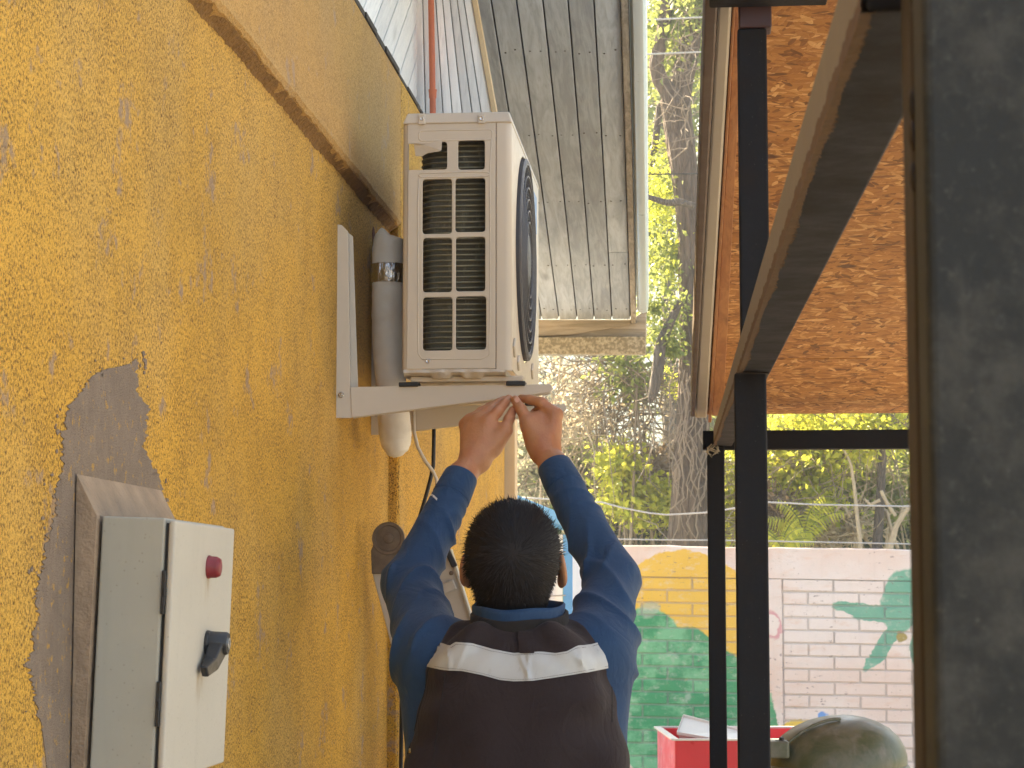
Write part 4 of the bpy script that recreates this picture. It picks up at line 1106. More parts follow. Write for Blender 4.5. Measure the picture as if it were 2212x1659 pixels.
# joint bed behind the bricks
CH = 0.0752; BL = 0.2985; JT = 0.011
def zrow(i, x): return wz_top(x) - 0.185 - CH*i
mbj = MB().hexa([(xl_,YM+0.009,-0.1),(xr_,YM+0.009,-0.1),(xr_,YM+0.14,-0.1),(xl_,YM+0.14,-0.1),(xl_,YM+0.009,wz_top(xl_)-0.184),(xr_,YM+0.009,wz_top(xr_)-0.184),(xr_,YM+0.14,wz_top(xr_)-0.184),(xl_,YM+0.14,wz_top(xl_)-0.184)])
obj('mortar_bed', mbj, M['mural_joint'], mural)
mbt = MB(); nseg = 120; r1, r2 = noise1(81), noise1(82)
for i in range(nseg+1):
    x = xl_+(xr_-xl_)*i/nseg; t = wz_top(x)+0.004*r1(x*6)+0.002*r2(x*30); b = wz_top(x)-0.183
    mbt.v += [(x,YM-0.004,b),(x,YM-0.004,t-0.006),(x,YM+0.004,t),(x,YM+0.15,t),(x,YM+0.15,b)]
for i in range(nseg):
    for k in range(5): mbt.f.append((i*5+k, i*5+(k+1) % 5, (i+1)*5+(k+1) % 5, (i+1)*5+k))
mbt.f += [tuple(range(5)), tuple(nseg*5+k for k in range(5))]
obj('concrete_cap', mbt, M['mural'], mural)
obj('concrete_column', MB().box(mx(1612), XB0-0.004, YM-0.006, YM+0.16, -0.1, wz_top(XB0)-0.187), M['mural'], mural, bevel=0.004)
def brick_mesh(L):
    bm = bmesh.new(); bmesh.ops.create_cube(bm, size=1.0)
    for v in bm.verts: v.co = Vector((v.co.x*L, v.co.y*0.06, v.co.z*(CH-JT)))
    bmesh.ops.bevel(bm, geom=list(bm.edges), offset=0.003, segments=1, affect='EDGES')
    me = bpy.data.meshes.new('brick'); bm.to_mesh(me); bm.free(); me.materials.append(M['mural']); return me
bmesh_full, bmesh_half = brick_mesh(BL-JT), brick_mesh(BL/2-JT)
rb_ = random.Random(15); rp = root_loc(mural)
ncourse = int((wz_top(1.0)-0.185)/CH)
def lay(x0, x1, full_first):
    for i in range(ncourse):
        x = x0; first = True; off = (i % 2 == 1)
        while x < x1 - 0.06:
            L = BL/2 if (first and off) else BL
            first = False
            if x + L > x1 + 0.002: L = BL/2 if x + BL/2 <= x1+0.002 else 0
            if L == 0: break
            cx = x+L/2; cz = zrow(i, cx)-CH/2
            if cz < 0.03: break
            o = bpy.data.objects.new('brick', bmesh_full if L == BL else bmesh_half); link(o, mural)
            o.location = Vector((cx, YM+0.03+rb_.uniform(-0.0025,0.0025), cz+rb_.uniform(-0.0015,0.0015))) - rp
            o.rotation_euler = (rb_.uniform(-0.008,0.008), math.atan(TILT)+rb_.uniform(-0.003,0.003), rb_.uniform(-0.006,0.006))
            x += L
lay(mx(1605)-4*BL, mx(1610), True)
lay(XB0, XB0+3.5*BL, True)
# left and right continuations, out of sight: brick courses joined
far = MB()
for (x0, x1) in ((-6.9, mx(1605)-4*BL-0.02), (XB0+3.5*BL+0.02, 4.1)):
    for i in range(ncourse):
        x = x0 + (BL/2 if i % 2 else 0)
        while x < x1-BL:
            cz = zrow(i, x+BL/2)-CH/2
            if cz > 0.03: far.box(x, x+BL-JT, YM, YM+0.06, cz-CH/2+JT/2, cz+CH/2-JT/2)
            x += BL
tag(obj('brick_courses', far, M['mural'], mural), kind='stuff')

# wires along the wall
def sag(name, pts, r, label, group=None):
    o = obj(name, MB().tube(pts, r, 6), M['wire'], smooth=True); tag(o, label, 'wire', group); return o
YW = 12.95
sag('fence_wire', [U(px, py, YW) for (px, py) in ((1100,1156),(1240,1163),(1400,1166),(1530,1167),(1660,1169),(1960,1175),(2300,1183))], 0.0042, 'straight wire strung just above the painted wall')
sag('fence_wire', [U(px, py, YW+0.1) for (px, py) in ((1080,1072),(1180,1078),(1300,1085),(1345,1097),(1400,1108),(1440,1112),(1480,1110),(1530,1107),(1600,1096),(1660,1085),(1760,1090),(1960,1094),(2300,1110))], 0.0050, 'slack upper wire dipping in front of the thick tree trunk')
YO = 13.8
sag('overhead_wire', [U(px, py, YO) for (px, py) in ((1000,62),(1405,43),(1525,37),(2300,0))], 0.006, 'uppermost pale overhead wire crossing the forked tree trunk')
sag('overhead_wire', [U(px, py, YO) for (px, py) in ((1000,130),(1405,117),(1525,112),(2300,80))], 0.006, 'pale overhead wire just below the trunk fork, second from top')
sag('overhead_wire', [U(px, py, YO+0.2) for (px, py) in ((1000,380),(1405,376.5),(1505,375),(2300,372))], 0.005, 'dark overhead wire crossing the middle of the leaning trunk').data.materials[0] = M['cable_black']

# ------------------------------------------------------------------ blue framed shed
M['blue_paint'] = mat_simple('blue_paint', (0.10,0.31,0.62), 0.5, 0.12, 14, 0.1, 120, 0.001)
M['blue_roof'] = mat_simple('blue_roof_sheet', (0.14,0.38,0.70), 0.4, 0.08, 6)
def mat_poly():
    g = G('clear_corrugated_sheet'); p = g.pos(); x = g.xyz(p)[0]
    st = g.noise(g.map(p, scale=(1,1,0.06)), 30, 4, 0.65)
    c = g.mix(st, (0.60,0.66,0.72), (0.82,0.84,0.85))
    return g.done(c, 0.3, None)
M['poly'] = mat_poly()
YS = 9.6
shed = thing('blue_shed', (-0.9, YS, 0), 'small blue framed shed with pale corrugated sides behind the man', 'shed')
def S_(px, py, dy=0): return U(px, py, YS+dy)
xr2 = S_(1237, 1250).x; xl2 = xr2-1.15; ze = S_(1237, 1130).z
apx = -0.62 + 0.0
# roof slope: passes through (1115,1069) and (1228,1116)
pa, pb = S_(1115, 1069), S_(1240, 1121)
sl = (pb.z-pa.z)/(pb.x-pa.x); xm2 = (xl2+xr2)/2; zap = pb.z+sl*(xm2-pb.x)
if xm2 > pa.x: xm2 = pa.x-0.15; zap = pb.z+sl*(xm2-pb.x); xl2 = 2*xm2-xr2
th = 0.052
obj('roof', MB().prism([(pb.x+0.02, YS-0.12, pb.z+sl*0.02), (xm2, YS-0.12, zap), (xl2-0.02, YS-0.12, pb.z+sl*0.02), (xl2-0.02, YS-0.12, pb.z+sl*0.02-th), (xm2, YS-0.12, zap-th), (pb.x+0.02, YS-0.12, pb.z+sl*0.02-th)], (0, 2.6, 0)), M['blue_roof'], shed, bevel=0.004)
obj('rafter', MB().prism([(xr2, YS-0.01, ze+0.012), (xm2, YS-0.01, zap-th-0.014), (xl2, YS-0.01, ze+0.012), (xl2, YS-0.01, ze-0.045), (xm2, YS-0.01, zap-th-0.075), (xr2, YS-0.01, ze-0.045)], (0, 0.045, 0)), M['blue_paint'], shed, bevel=0.003)
for (x, y) in ((xr2-0.022, YS), (xl2+0.022, YS), (xr2-0.022, YS+2.3), (xl2+0.022, YS+2.3)):
    obj('frame_post', MB().box(x-0.02, x+0.02, y, y+0.04, 0, ze-0.05), M['blue_paint'], shed, bevel=0.003)
for y in (YS+0.02,):
    mbp = MB(); n = 70; w = xr2-xl2-0.09
    for i in range(n+1):
        x = xl2+0.045+w*i/n; dy = 0.008*math.sin(i*1.6)
        mbp.v += [(x, y+dy, 0.05), (x, y+dy, ze-0.05)]
    for i in range(n): mbp.f.append((2*i, 2*i+2, 2*i+3, 2*i+1))
    obj('corrugated_side', mbp, M['poly'], shed, smooth=True)
mbp = MB(); n = 140
for i in range(n+1):
    yy = YS+0.05+2.2*i/n; dx = 0.008*math.sin(i*1.6)
    mbp.v += [(xr2-0.025+dx, yy, 0.05), (xr2-0.025+dx, yy, ze-0.05)]
for i in range(n): mbp.f.append((2*i, 2*i+2, 2*i+3, 2*i+1))
obj('corrugated_side', mbp, M['poly'], shed, smooth=True)
for k in range(9):
    z = 0.2+0.19*k
    if z < ze-0.08: obj('mesh_wire', MB().tube([(xl2+0.03, YS-0.004, z+0.01), (xm2, YS-0.006, z-0.006), (xr2-0.03, YS-0.004, z+0.012)], 0.003, 5), M['wire'], shed)

# ------------------------------------------------------------------ red box with a pale tray in it
M['red'] = mat_simple('red_plastic', (0.52,0.022,0.028), 0.35, 0.12, 9, 0.05, 100, 0.0005)
M['grey_tray'] = mat_simple('chalky_grey_tray', (0.55,0.55,0.50), 0.6, 0.12, 22, 0.1, 120, 0.001)
YR = 8.6
c0 = U(1458, 1600, YR); zr = c0.z
rbx = thing('red_box', (c0.x+0.25, YR+0.4, 0), 'open bright red box in front of the green painted bricks', 'box')
e1 = Vector((0.62, 0.05, 0)); e2 = Vector((-0.085, 0.80, 0))
A0 = Vector((c0.x, YR, 0)); Bq = [A0, A0+e1, A0+e1+e2, A0+e2]; tw = 0.022
def quad_wall(p, q, inward, z0, z1): return MB().hexa([(p.x,p.y,z0),(q.x,q.y,z0),(q.x+inward.x,q.y+inward.y,z0),(p.x+inward.x,p.y+inward.y,z0),(p.x,p.y,z1),(q.x,q.y,z1),(q.x+inward.x,q.y+inward.y,z1),(p.x+inward.x,p.y+inward.y,z1)])
n1v, n2v = e1.normalized(), e2.normalized()
obj('side_panel', quad_wall(A0, A0+e1, n2v*tw, 0, zr), M['red'], rbx, bevel=0.003)
obj('side_panel', quad_wall(A0+n2v*(tw+0.001), A0+e2, n1v*tw, 0, zr), M['red'], rbx, bevel=0.003)
obj('side_panel', quad_wall(A0+e1+n2v*(tw+0.001), A0+e1+e2, -n1v*tw, 0, zr), M['red'], rbx, bevel=0.003)
obj('side_panel', quad_wall(A0+e2-n2v*tw+n1v*(tw+0.001), A0+e1+e2-n2v*tw-n1v*(tw+0.001), n2v*tw, 0, zr), M['red'], rbx, bevel=0.003)
obj('floor_panel', MB().hexa([(*(p+d)[:2], zz) for zz in (0.25, 0.27) for p, d in zip(Bq, (n1v*.03+n2v*.03, -n1v*.03+n2v*.03, -n1v*.03-n2v*.03, n1v*.03-n2v*.03))]), M['red'], rbx)
rimm = MB()
for (p, q) in ((Bq[0],Bq[1]),(Bq[1],Bq[2]),(Bq[2],Bq[3]),(Bq[3],Bq[0])):
    d = (q-p).normalized(); s = Vector((-d.y, d.x, 0))
    rimm.beam(Vector((p.x,p.y,zr+0.004))-d*0.006, Vector((q.x,q.y,zr+0.004))-d*0.012, s*0.014, (0,0,0.0035))
obj('rim', rimm, M['grey_tray'], rbx, bevel=0.001)
tr = MB()
T = [U(1462,1590,8.95), U(1476,1553,9.1), U(1620,1590,9.1), U(1622,1618,8.85)]
T = [p+Vector((0.0,0.0,0.012)) for p in T]
tray = thing('pale_tray', (T[0].x, 9.0, zr), 'chalky grey plastic tray lying tilted inside the red box', 'tray')
dn = Vector((0.01, 0.05, -0.05))
bot = [T[0]+Vector((0.02,0,-0.05)), T[1]+Vector((0.02,0.03,-0.06)), T[2]+Vector((-0.02,0.03,-0.06)), T[3]+Vector((-0.02,0,-0.05))]
obj('tray_shell', MB().hexa([*[tuple(p) for p in (bot[0],bot[3],bot[2],bot[1])], *[tuple(p) for p in (T[0],T[3],T[2],T[1])]]), M['grey_tray'], tray, bevel=0.006)
lip = MB()
for i in range(4): lip.beam(T[i], T[(i+1) % 4], (0,0.010,0), (0,0,0.007))
obj('tray_lip', lip, M['grey_tray'], tray, bevel=0.002)

# ------------------------------------------------------------------ olive drum with domed lid
def mat_olive():
    g = G('dusty_olive_plastic'); p = g.pos()
    n = g.noise(p, 10, 5, 0.7, 0.6); n2 = g.noise(g.map(p, scale=(1,1,0.3)), 30, 4, 0.65)
    c = g.mix(g.sstep(n, 0.35, 0.65), (0.085,0.10,0.045), (0.17,0.16,0.10))
    c = g.mix(g.math('MULTIPLY', g.sstep(n2, 0.5, 0.75), 0.6), c, (0.25,0.22,0.17))
    return g.done(c, g.sstep(n, 0.3, 0.7, 0.28, 0.6), g.bump(n2, 0.15, 0.002))
M['olive'] = mat_olive()
YD = 5.75
dc = U(1815, 1610, YD); rx = 152*YD/FPX
drum = thing('olive_drum', (dc.x, YD+0.2, 0), 'olive green plastic drum with dusty domed lid behind the posts', 'drum')
dm = MB(); n = 48; zt2 = U(1815, 1553, YD).z; zb2 = U(1815, 1672, YD).z
lev = [(0,1.0),(0.12,1.0),(0.25,0.985),(0.42,0.93),(0.60,0.83),(0.76,0.68),(0.88,0.50),(0.95,0.32),(0.985,0.16),(1.0,0.02)]
for (h, r) in lev:
    for k in range(n):
        a = 2*math.pi*k/n; ca, sa = math.cos(a), math.sin(a)
        sx = math.copysign(abs(ca)**0.85, ca); sy = math.copysign(abs(sa)**0.85, sa)
        skew = 0.22*(h)*rx
        dm.v.append((dc.x+skew*0.5+rx*r*sx, YD+0.2+0.2*r*sy, zb2+(zt2-zb2)*h))
for i in range(len(lev)-1):
    for k in range(n): dm.f.append((i*n+k, i*n+(k+1) % n, (i+1)*n+(k+1) % n, (i+1)*n+k))
lid = obj('domed_lid', dm, M['olive'], drum, smooth=True)
rm = MB(); lp = []
for k in range(n+1):
    a = 2*math.pi*k/n; ca, sa = math.cos(a), math.sin(a)
    lp.append((dc.x+rx*1.012*math.copysign(abs(ca)**0.85, ca), YD+0.2+0.203*math.copysign(abs(sa)**0.85, sa), zb2+0.004))
obj('lid_rim', rm.tube(lp, 0.007, 8, cap=False), M['olive'], lid, smooth=True)
obj('drum_body', MB().lathe((dc.x, YD+0.2, 0), (0,0,1), [(0,0.155),(0.01,0.165),(0.4,0.18),(zb2-0.06,0.185),(zb2-0.002,0.185)], 40), M['olive'], drum, smooth=True, auto=40)
hb = obj('hinge_block', MB().box(U(1661,1600,YD).x, U(1706,1600,YD).x, YD+0.02, YD+0.10, U(1680,1640,YD).z, U(1680,1603,YD).z), M['olive'], drum, bevel=0.006)
kq = U(1689, 1600, YD+0.03)
obj('latch_knob', MB().lathe((kq.x, YD+0.05, kq.z-0.006), (0,0,1), [(0,0.017),(0.006,0.017),(0.0065,0.006),(0.014,0.006),(0.0145,0.004)], 16), M['black_plastic'], drum, smooth=True, auto=35)
rv = MB(); arcp = []
for k in range(13):
    t = k/12; px = 1668+ (1815-1668)*t; py = 1640-85*math.sin(t*math.pi/2)**0.9
    arcp.append(U(px, py-2, YD+0.06+0.06*t))
obj('lid_seam', rv.tube(arcp, 0.0045, 6), M['olive'], lid, smooth=True)
# ------------------------------------------------------------------ trees, bushes and vines behind the wall
rng = np.random.default_rng(7)
def np_obj(name, V, F, mat, parent=None, smooth=False):
    me = bpy.data.meshes.new(name)
    off = np.array(root_loc(parent)) if parent is not None else np.zeros(3)
    V = np.asarray(V, dtype=np.float32) - off.astype(np.float32); F = np.asarray(F, dtype=np.int32)
    k = F.shape[1]
    me.vertices.add(len(V)); me.vertices.foreach_set('co', V.ravel())
    me.loops.add(F.size); me.loops.foreach_set('vertex_index', F.ravel())
    me.polygons.add(len(F)); me.polygons.foreach_set('loop_start', np.arange(0, F.size, k, dtype=np.int32))
    me.polygons.foreach_set('loop_total', np.full(len(F), k, dtype=np.int32))
    me.update(calc_edges=True); me.validate()
    if mat: me.materials.append(mat)
    if smooth: me.shade_smooth()
    o = bpy.data.objects.new(name, me); link(o, parent); return o
def unit(a): return a/np.maximum(np.linalg.norm(a, axis=1, keepdims=True), 1e-6)
def leaf_arrays(P, size, aspect=0.55, droop=0.3, facing=0.0):
    n = len(P); d = unit(rng.normal(size=(n,3)) + np.array([0,0,-droop])); nn = rng.normal(size=(n,3)) + np.array([0.3*facing,-facing,0.6])
    s = unit(np.cross(d, nn)); u = np.cross(s, d)
    L = (size*rng.uniform(0.6,1.35,size=(n,1)))
    b = P; t = P+d*L; m = P+d*L*0.45
    l = m+s*L*aspect*0.5+u*L*0.10; r = m-s*L*aspect*0.5+u*L*0.10
    V = np.stack([b, l, t, r], axis=1).reshape(-1,3)
    i = np.arange(n)*4
    F = np.concatenate([np.stack([i,i+1,i+2],1), np.stack([i,i+2,i+3],1)])
    return V, F
def clump_points(px, py, rx, ry, Y, dy, n, nclump, spread):
    c = np.array(U(px, py, Y)); sx, sz = rx*Y/FPX, ry*Y/FPX
    q = rng.normal(size=(nclump,3)); q = unit(q)*rng.uniform(0.25,1.0,size=(nclump,1))**0.6
    C = c + q*np.array([sx, dy, sz])
    w = rng.dirichlet(np.ones(nclump)*1.2)
    idx = rng.choice(nclump, size=n, p=w)
    P = C[idx] + rng.normal(size=(n,3))*spread*np.array([1,1,0.8])*rng.uniform(0.5,1.5,size=(nclump,1))[idx]
    return P, C
def twigs(mb, starts, n, length, r, seed, wild=0.6, down=0.0, seg=6):
    rr = random.Random(seed)
    for k in range(n):
        p = Vector(starts[rr.randrange(len(starts))]); d = Vector((rr.gauss(0,1), rr.gauss(0,0.7), rr.gauss(0,0.8)-down)).normalized()
        L = length*rr.uniform(0.4,1.3); pts = [p]
        for i in range(seg):
            d = (d + Vector((rr.gauss(0,wild), rr.gauss(0,wild), rr.gauss(0,wild)-down*0.5))*0.35).normalized()
            p = p + d*L/seg; pts.append(p)
        mb.tube(pts, [r*(1-0.75*i/seg) for i in range(seg+1)], 4, cap=False)
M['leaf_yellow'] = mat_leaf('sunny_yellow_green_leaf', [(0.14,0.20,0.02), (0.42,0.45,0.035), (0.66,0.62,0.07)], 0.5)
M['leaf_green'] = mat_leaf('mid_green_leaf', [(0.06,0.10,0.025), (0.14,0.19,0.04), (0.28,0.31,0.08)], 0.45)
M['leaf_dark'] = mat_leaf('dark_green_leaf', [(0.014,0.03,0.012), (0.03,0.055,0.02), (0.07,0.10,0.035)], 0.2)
M['leaf_dry'] = mat_leaf('dry_tan_leaf', [(0.16,0.115,0.07), (0.31,0.25,0.165), (0.46,0.40,0.29)], 0.45)
M['leaf_grey'] = mat_leaf('greyish_leaf', [(0.13,0.145,0.08), (0.26,0.27,0.16), (0.40,0.39,0.26)], 0.45)
M['leaf_brown'] = mat_leaf('brown_leaf', [(0.06,0.038,0.018), (0.13,0.085,0.04), (0.24,0.17,0.09)], 0.2)
M['twig'] = mat_simple('grey_twig', (0.19,0.155,0.115), 0.9, 0.3, 30)
M['twig_pale'] = mat_simple('pale_dry_stem', (0.36,0.30,0.21), 0.9, 0.3, 30)
M['bark'] = mat_bark('furrowed_bark', (0.055,0.040,0.029), (0.135,0.10,0.072))
M['bark_grey'] = mat_bark('grey_bark', (0.055,0.046,0.037), (0.125,0.105,0.086), 1.6)

def bark_tube(pts, rad, n=40, seed=1, rough=0.07):
    f = [noise1(seed+i) for i in range(3)]
    def jit(i, k):
        a = 2*math.pi*k/n
        return 1 + rough*(0.6*math.sin(k*2.6+1.6*f[0](i*0.11)) + 0.6*f[1](k*1.7+i*0.05) + 0.5*f[2](k*0.9+i*0.23))
    # densify
    P, R = [], []
    for i in range(len(pts)-1):
        m = 10
        for s in range(m):
            t = s/m
            P.append(Vector(pts[i]).lerp(Vector(pts[i+1]), t)); R.append(rad[i]+(rad[i+1]-rad[i])*t)
    P.append(Vector(pts[-1])); R.append(rad[-1])
    for _ in range(3):
        P = [P[0]] + [(P[i-1]+P[i]*2+P[i+1])/4 for i in range(1, len(P)-1)] + [P[-1]]
    return MB().tube(P, R, n, jit=jit)

YT1 = 14.25
def T1(px, py, dy=0): return U(px, py, YT1+dy)
s1 = YT1/FPX
big = thing('leaning_tree', (T1(1488,1200).x, YT1, 0), 'big leaning tree with thick furrowed forked trunk behind painted wall', 'tree')
tp = [(1484,1760,52),(1485,1400,47),(1487,1175,44),(1492,1030,38),(1497,900,34),(1500,760,32),(1499,640,31),(1494,520,29),(1482,400,28),(1466,280,30),(1459,215,33)]
obj('trunk', bark_tube([T1(a,b) for a,b,r in tp], [r*s1 for a,b,r in tp], 48, 3), M['bark'], big, smooth=True)
lb = [(1466,235,24),(1449,205,20),(1425,172,17),(1416,140,15),(1428,85,14),(1440,20,14),(1446,-80,13)]
obj('limb', bark_tube([T1(a,b,-0.05) for a,b,r in lb], [r*s1 for a,b,r in lb], 28, 9), M['bark'], big, smooth=True)
lb = [(1462,240,26),(1474,170,25),(1490,100,24),(1502,0,22),(1508,-90,20)]
obj('limb', bark_tube([T1(a,b,0.1) for a,b,r in lb], [r*s1 for a,b,r in lb], 28, 14), M['bark'], big, smooth=True)
lb = [(1470,650,7),(1446,700,10),(1426,745,12),(1421,800,13),(1412,845,11),(1404,868,5)]
obj('limb', bark_tube([T1(a,b,-0.3) for a,b,r in lb], [r*s1 for a,b,r in lb], 20, 19), M['bark_grey'], big, smooth=True)
lb = [(1500,445,7),(1470,436,8),(1440,438,7),(1400,425,6),(1340,400,5)]
obj('limb', bark_tube([T1(a,b,-0.2) for a,b,r in lb], [r*s1 for a,b,r in lb], 12, 22), M['bark_grey'], big, smooth=True)
lb = [(1426,225,8),(1416,300,8),(1408,360,7),(1396,430,7)]
obj('limb', bark_tube([T1(a,b,0.3) for a,b,r in lb], [r*s1 for a,b,r in lb], 12, 25), M['bark_grey'], big, smooth=True)
vt = MB(); rr = random.Random(5)
for k in range(34):          # dead creeper stems clinging to the trunk
    x = 1488+rr.uniform(-44,40); y = rr.uniform(900,1180); pts = []
    for i in range(8):
        pts.append(T1(x, y, -0.02-abs(44*s1)*math.sqrt(max(0.05, 1-((x-1488)/48)**2))))
        x += rr.gauss(0,9); y -= rr.uniform(12,34); x = max(1446, min(1530, x))
    vt.tube(pts, [0.0045*rr.uniform(0.5,1.3)]*8, 5, cap=False)
obj('creeper_stems', vt, M['twig'], big, smooth=True)
vt = MB(); rr = random.Random(6)
twigs(vt, [T1(1470+rr.uniform(-25,25), y, -0.3) for y in range(20, 330, 12)], 55, 0.45, 0.0045, 33, 0.8)
obj('twigs', vt, M['twig'], big, smooth=True)
P1, C1 = clump_points(1500, 40, 110, 130, YT1+0.2, 0.6, 3200, 40, 0.10)
P2, C2 = clump_points(1430, 430, 38, 120, YT1+0.3, 0.4, 1500, 26, 0.07)
P3, C3 = clump_points(1440, 560, 45, 90, YT1+0.2, 0.4, 1500, 26, 0.07)
V, F = leaf_arrays(np.concatenate([P1]), 0.055); np_obj('crown', V, F, M['leaf_green'], big)
V, F = leaf_arrays(np.concatenate([P2, P3[:500]]), 0.036); np_obj('ivy_leaves', V, F, M['leaf_yellow'], big)
P4, C4 = clump_points(1430, 690, 50, 80, YT1-0.25, 0.25, 1100, 30, 0.06)
V, F = leaf_arrays(np.concatenate([P3, P4, P2[:600]+0.05]), 0.042); np_obj('ivy_leaves', V, F, M['leaf_green'], big)

YT2 = 14.35
s2 = YT2/FPX
thin = thing('slender_tree', (U(1894,1187,YT2).x, YT2, 0), 'slender grey-trunked tree with yellow-green leaves at right behind shelter posts', 'tree')
tp = [(1880,1760,13),(1894,1187,11),(1899,1120,10),(1902,1076,9.5),(1904,1017,9.5),(1908,969,9),(1911,900,8.5),(1914,700,8),(1905,500,6)]
obj('trunk', bark_tube([U(a,b,YT2) for a,b,r in tp], [r*s2 for a,b,r in tp], 24, 41, 0.05), M['bark_grey'], thin, smooth=True)
for lb in ([(1858,1760,6),(1860,1187,5),(1852,1120,4.5),(1846,1056,4),(1838,1000,3),(1800,930,2)], [(1920,1760,8),(1921,1187,7),(1936,1136,6),(1956,1104,5.5),(1985,1080,5)], [(1901,1080,4),(1880,1090,3),(1868,1078,2.5)], [(1903,1060,4),(1918,1090,4),(1935,1115,3.5)], [(1906,960,4),(1895,905,3),(1880,860,3)]):
    obj('limb', bark_tube([U(a,b,YT2-0.1) for a,b,r in lb], [r*s2 for a,b,r in lb], 10, 43, 0.04), M['twig_pale'], thin, smooth=True)
P, C = clump_points(1850, 900, 150, 95, YT2+0.3, 0.7, 4200, 70, 0.10)
V, F = leaf_arrays(P, 0.055); np_obj('crown', V, F, M['leaf_yellow'], thin)
tw = MB(); twigs(tw, C, 130, 0.7, 0.006, 51, 0.6); obj('twigs', tw, M['twig'], thin, smooth=True)

def bush(name, label, cat, px, py, rx, ry, Y, dy, n, nc, size, mat, ntw=60, twmat='twig', spread=0.09, twlen=0.6, aspect=0.6, group=None, stem=True):
    c = U(px, py, Y)
    t = thing(name, (c.x, Y, 0), label, cat, group)
    P, C = clump_points(px, py, rx, ry, Y, dy, n, nc, spread)
    V, F = leaf_arrays(P, size, aspect); np_obj('foliage', V, F, M[mat], t)
    mb = MB(); rr = random.Random(int(px*7+py))
    if stem:
        for k in range(4):
            q = Vector(C[rr.randrange(nc)]); b = Vector((c.x+rr.uniform(-0.3,0.3), Y+rr.uniform(-0.2,0.2), 0))
            m = (q+b)/2 + Vector((rr.uniform(-0.2,0.2), rr.uniform(-0.1,0.1), 0))
            mb.tube([b, (b+m)/2+Vector((rr.uniform(-.06,.06),0,0)), m, (m+q)/2+Vector((rr.uniform(-.06,.06),0,0)), q], [0.022,0.018,0.014,0.010,0.005], 6, cap=False)
    if ntw: twigs(mb, C, ntw, twlen, 0.0065, int(px+py), 0.7)
    if mb.v: obj('stems', mb, M[twmat], t, smooth=True)
    return t
bush('yellow_bush', 'bright yellow-green bush clump above the raised right sleeve', 'bush', 1345, 1003, 34, 27, 14.6, 0.18, 1300, 20, 0.055, 'leaf_yellow', 20, spread=0.055)
bush('ivy_bush', 'pale green ivy mound between the sleeve and the thick trunk', 'bush', 1372, 1080, 72, 50, 14.8, 0.30, 2600, 40, 0.052, 'leaf_yellow', 50, spread=0.075)
bush('ivy_bush', 'yellowish ivy climbing the left side of the thick trunk', 'bush', 1434, 1082, 28, 52, 14.9, 0.2, 1500, 24, 0.05, 'leaf_yellow', 20, spread=0.05)
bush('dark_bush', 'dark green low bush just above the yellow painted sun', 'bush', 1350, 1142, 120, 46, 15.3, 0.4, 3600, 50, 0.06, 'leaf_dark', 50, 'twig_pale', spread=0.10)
bush('brown_bush', 'withered brown bush left of the thick trunk', 'bush', 1408, 1030, 50, 48, 15.2, 0.3, 1900, 30, 0.055, 'leaf_brown', 70, spread=0.07)
bush('dry_vine', 'dry tan creeper tangle behind the right hand', 'vine', 1235, 880, 75, 130, 14.9, 0.4, 650, 60, 0.045, 'leaf_dry', 120, 'twig_pale', spread=0.09, twlen=0.8)
bush('dry_vine', 'bare grey twiggy creeper hanging under the eave beam', 'vine', 1350, 850, 100, 105, 15.0, 0.4, 260, 60, 0.045, 'leaf_dry', 110, 'twig', spread=0.09, twlen=0.9)
bush('sparse_tree', 'sparse dark-leaved branches below the eave end beam', 'tree', 1350, 795, 75, 75, 14.7, 0.3, 600, 40, 0.06, 'leaf_green', 70, 'twig', spread=0.07, twlen=0.9)
bush('grey_bush', 'greyish bush behind the raised wrists beside cream corner post', 'bush', 1175, 1010, 75, 90, 15.6, 0.4, 3400, 60, 0.055, 'leaf_grey', 120, 'twig', spread=0.09)
bush('grey_bush', 'olive bush under the dry creeper left of bright clump', 'bush', 1275, 1020, 80, 55, 15.7, 0.4, 2400, 50, 0.055, 'leaf_green', 120, 'twig_pale', spread=0.09)
bush('leafy_bush', 'large sunny yellow-green bush between mid post and slender trunk', 'bush', 1725, 1010, 95, 95, 15.0, 0.5, 5200, 80, 0.055, 'leaf_yellow', 140, 'twig_pale', spread=0.09)
bush('leafy_bush', 'lower green bush sprawling above wall beside brown thicket', 'bush', 1745, 1100, 60, 50, 14.8, 0.3, 2000, 36, 0.052, 'leaf_yellow', 40, 'twig_pale', spread=0.07)
bush('leafy_bush', 'green bush right of slender trunk beside thick pillar', 'bush', 1945, 1015, 60, 95, 15.6, 0.4, 2600, 46, 0.055, 'leaf_green', 60, 'twig_pale', spread=0.08)
bush('leafy_bush', 'mixed green and tan bush just left of slender trunk', 'bush', 1835, 1050, 60, 70, 15.5, 0.4, 2600, 50, 0.052, 'leaf_green', 130, 'twig_pale', spread=0.08)
bush('brown_bush', 'dense brown thicket between the middle post and fern', 'bush', 1672, 1118, 26, 40, 14.5, 0.2, 1500, 22, 0.05, 'leaf_brown', 110, 'twig', spread=0.05, twlen=0.4)
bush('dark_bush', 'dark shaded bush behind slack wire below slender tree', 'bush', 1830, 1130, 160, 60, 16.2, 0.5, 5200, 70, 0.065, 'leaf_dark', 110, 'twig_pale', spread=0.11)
bush('dry_vine', 'tan hanging creeper with withered leaves over dark bush', 'vine', 1800, 1140, 70, 34, 14.7, 0.3, 500, 30, 0.05, 'leaf_dry', 90, 'twig_pale', spread=0.06, twlen=0.5)
bush('leafy_bush', 'green ivy spray seen between the two right-hand posts', 'bush', 1580, 1060, 40, 110, 15.1, 0.3, 2600, 40, 0.052, 'leaf_yellow', 60, 'twig_pale', spread=0.08)
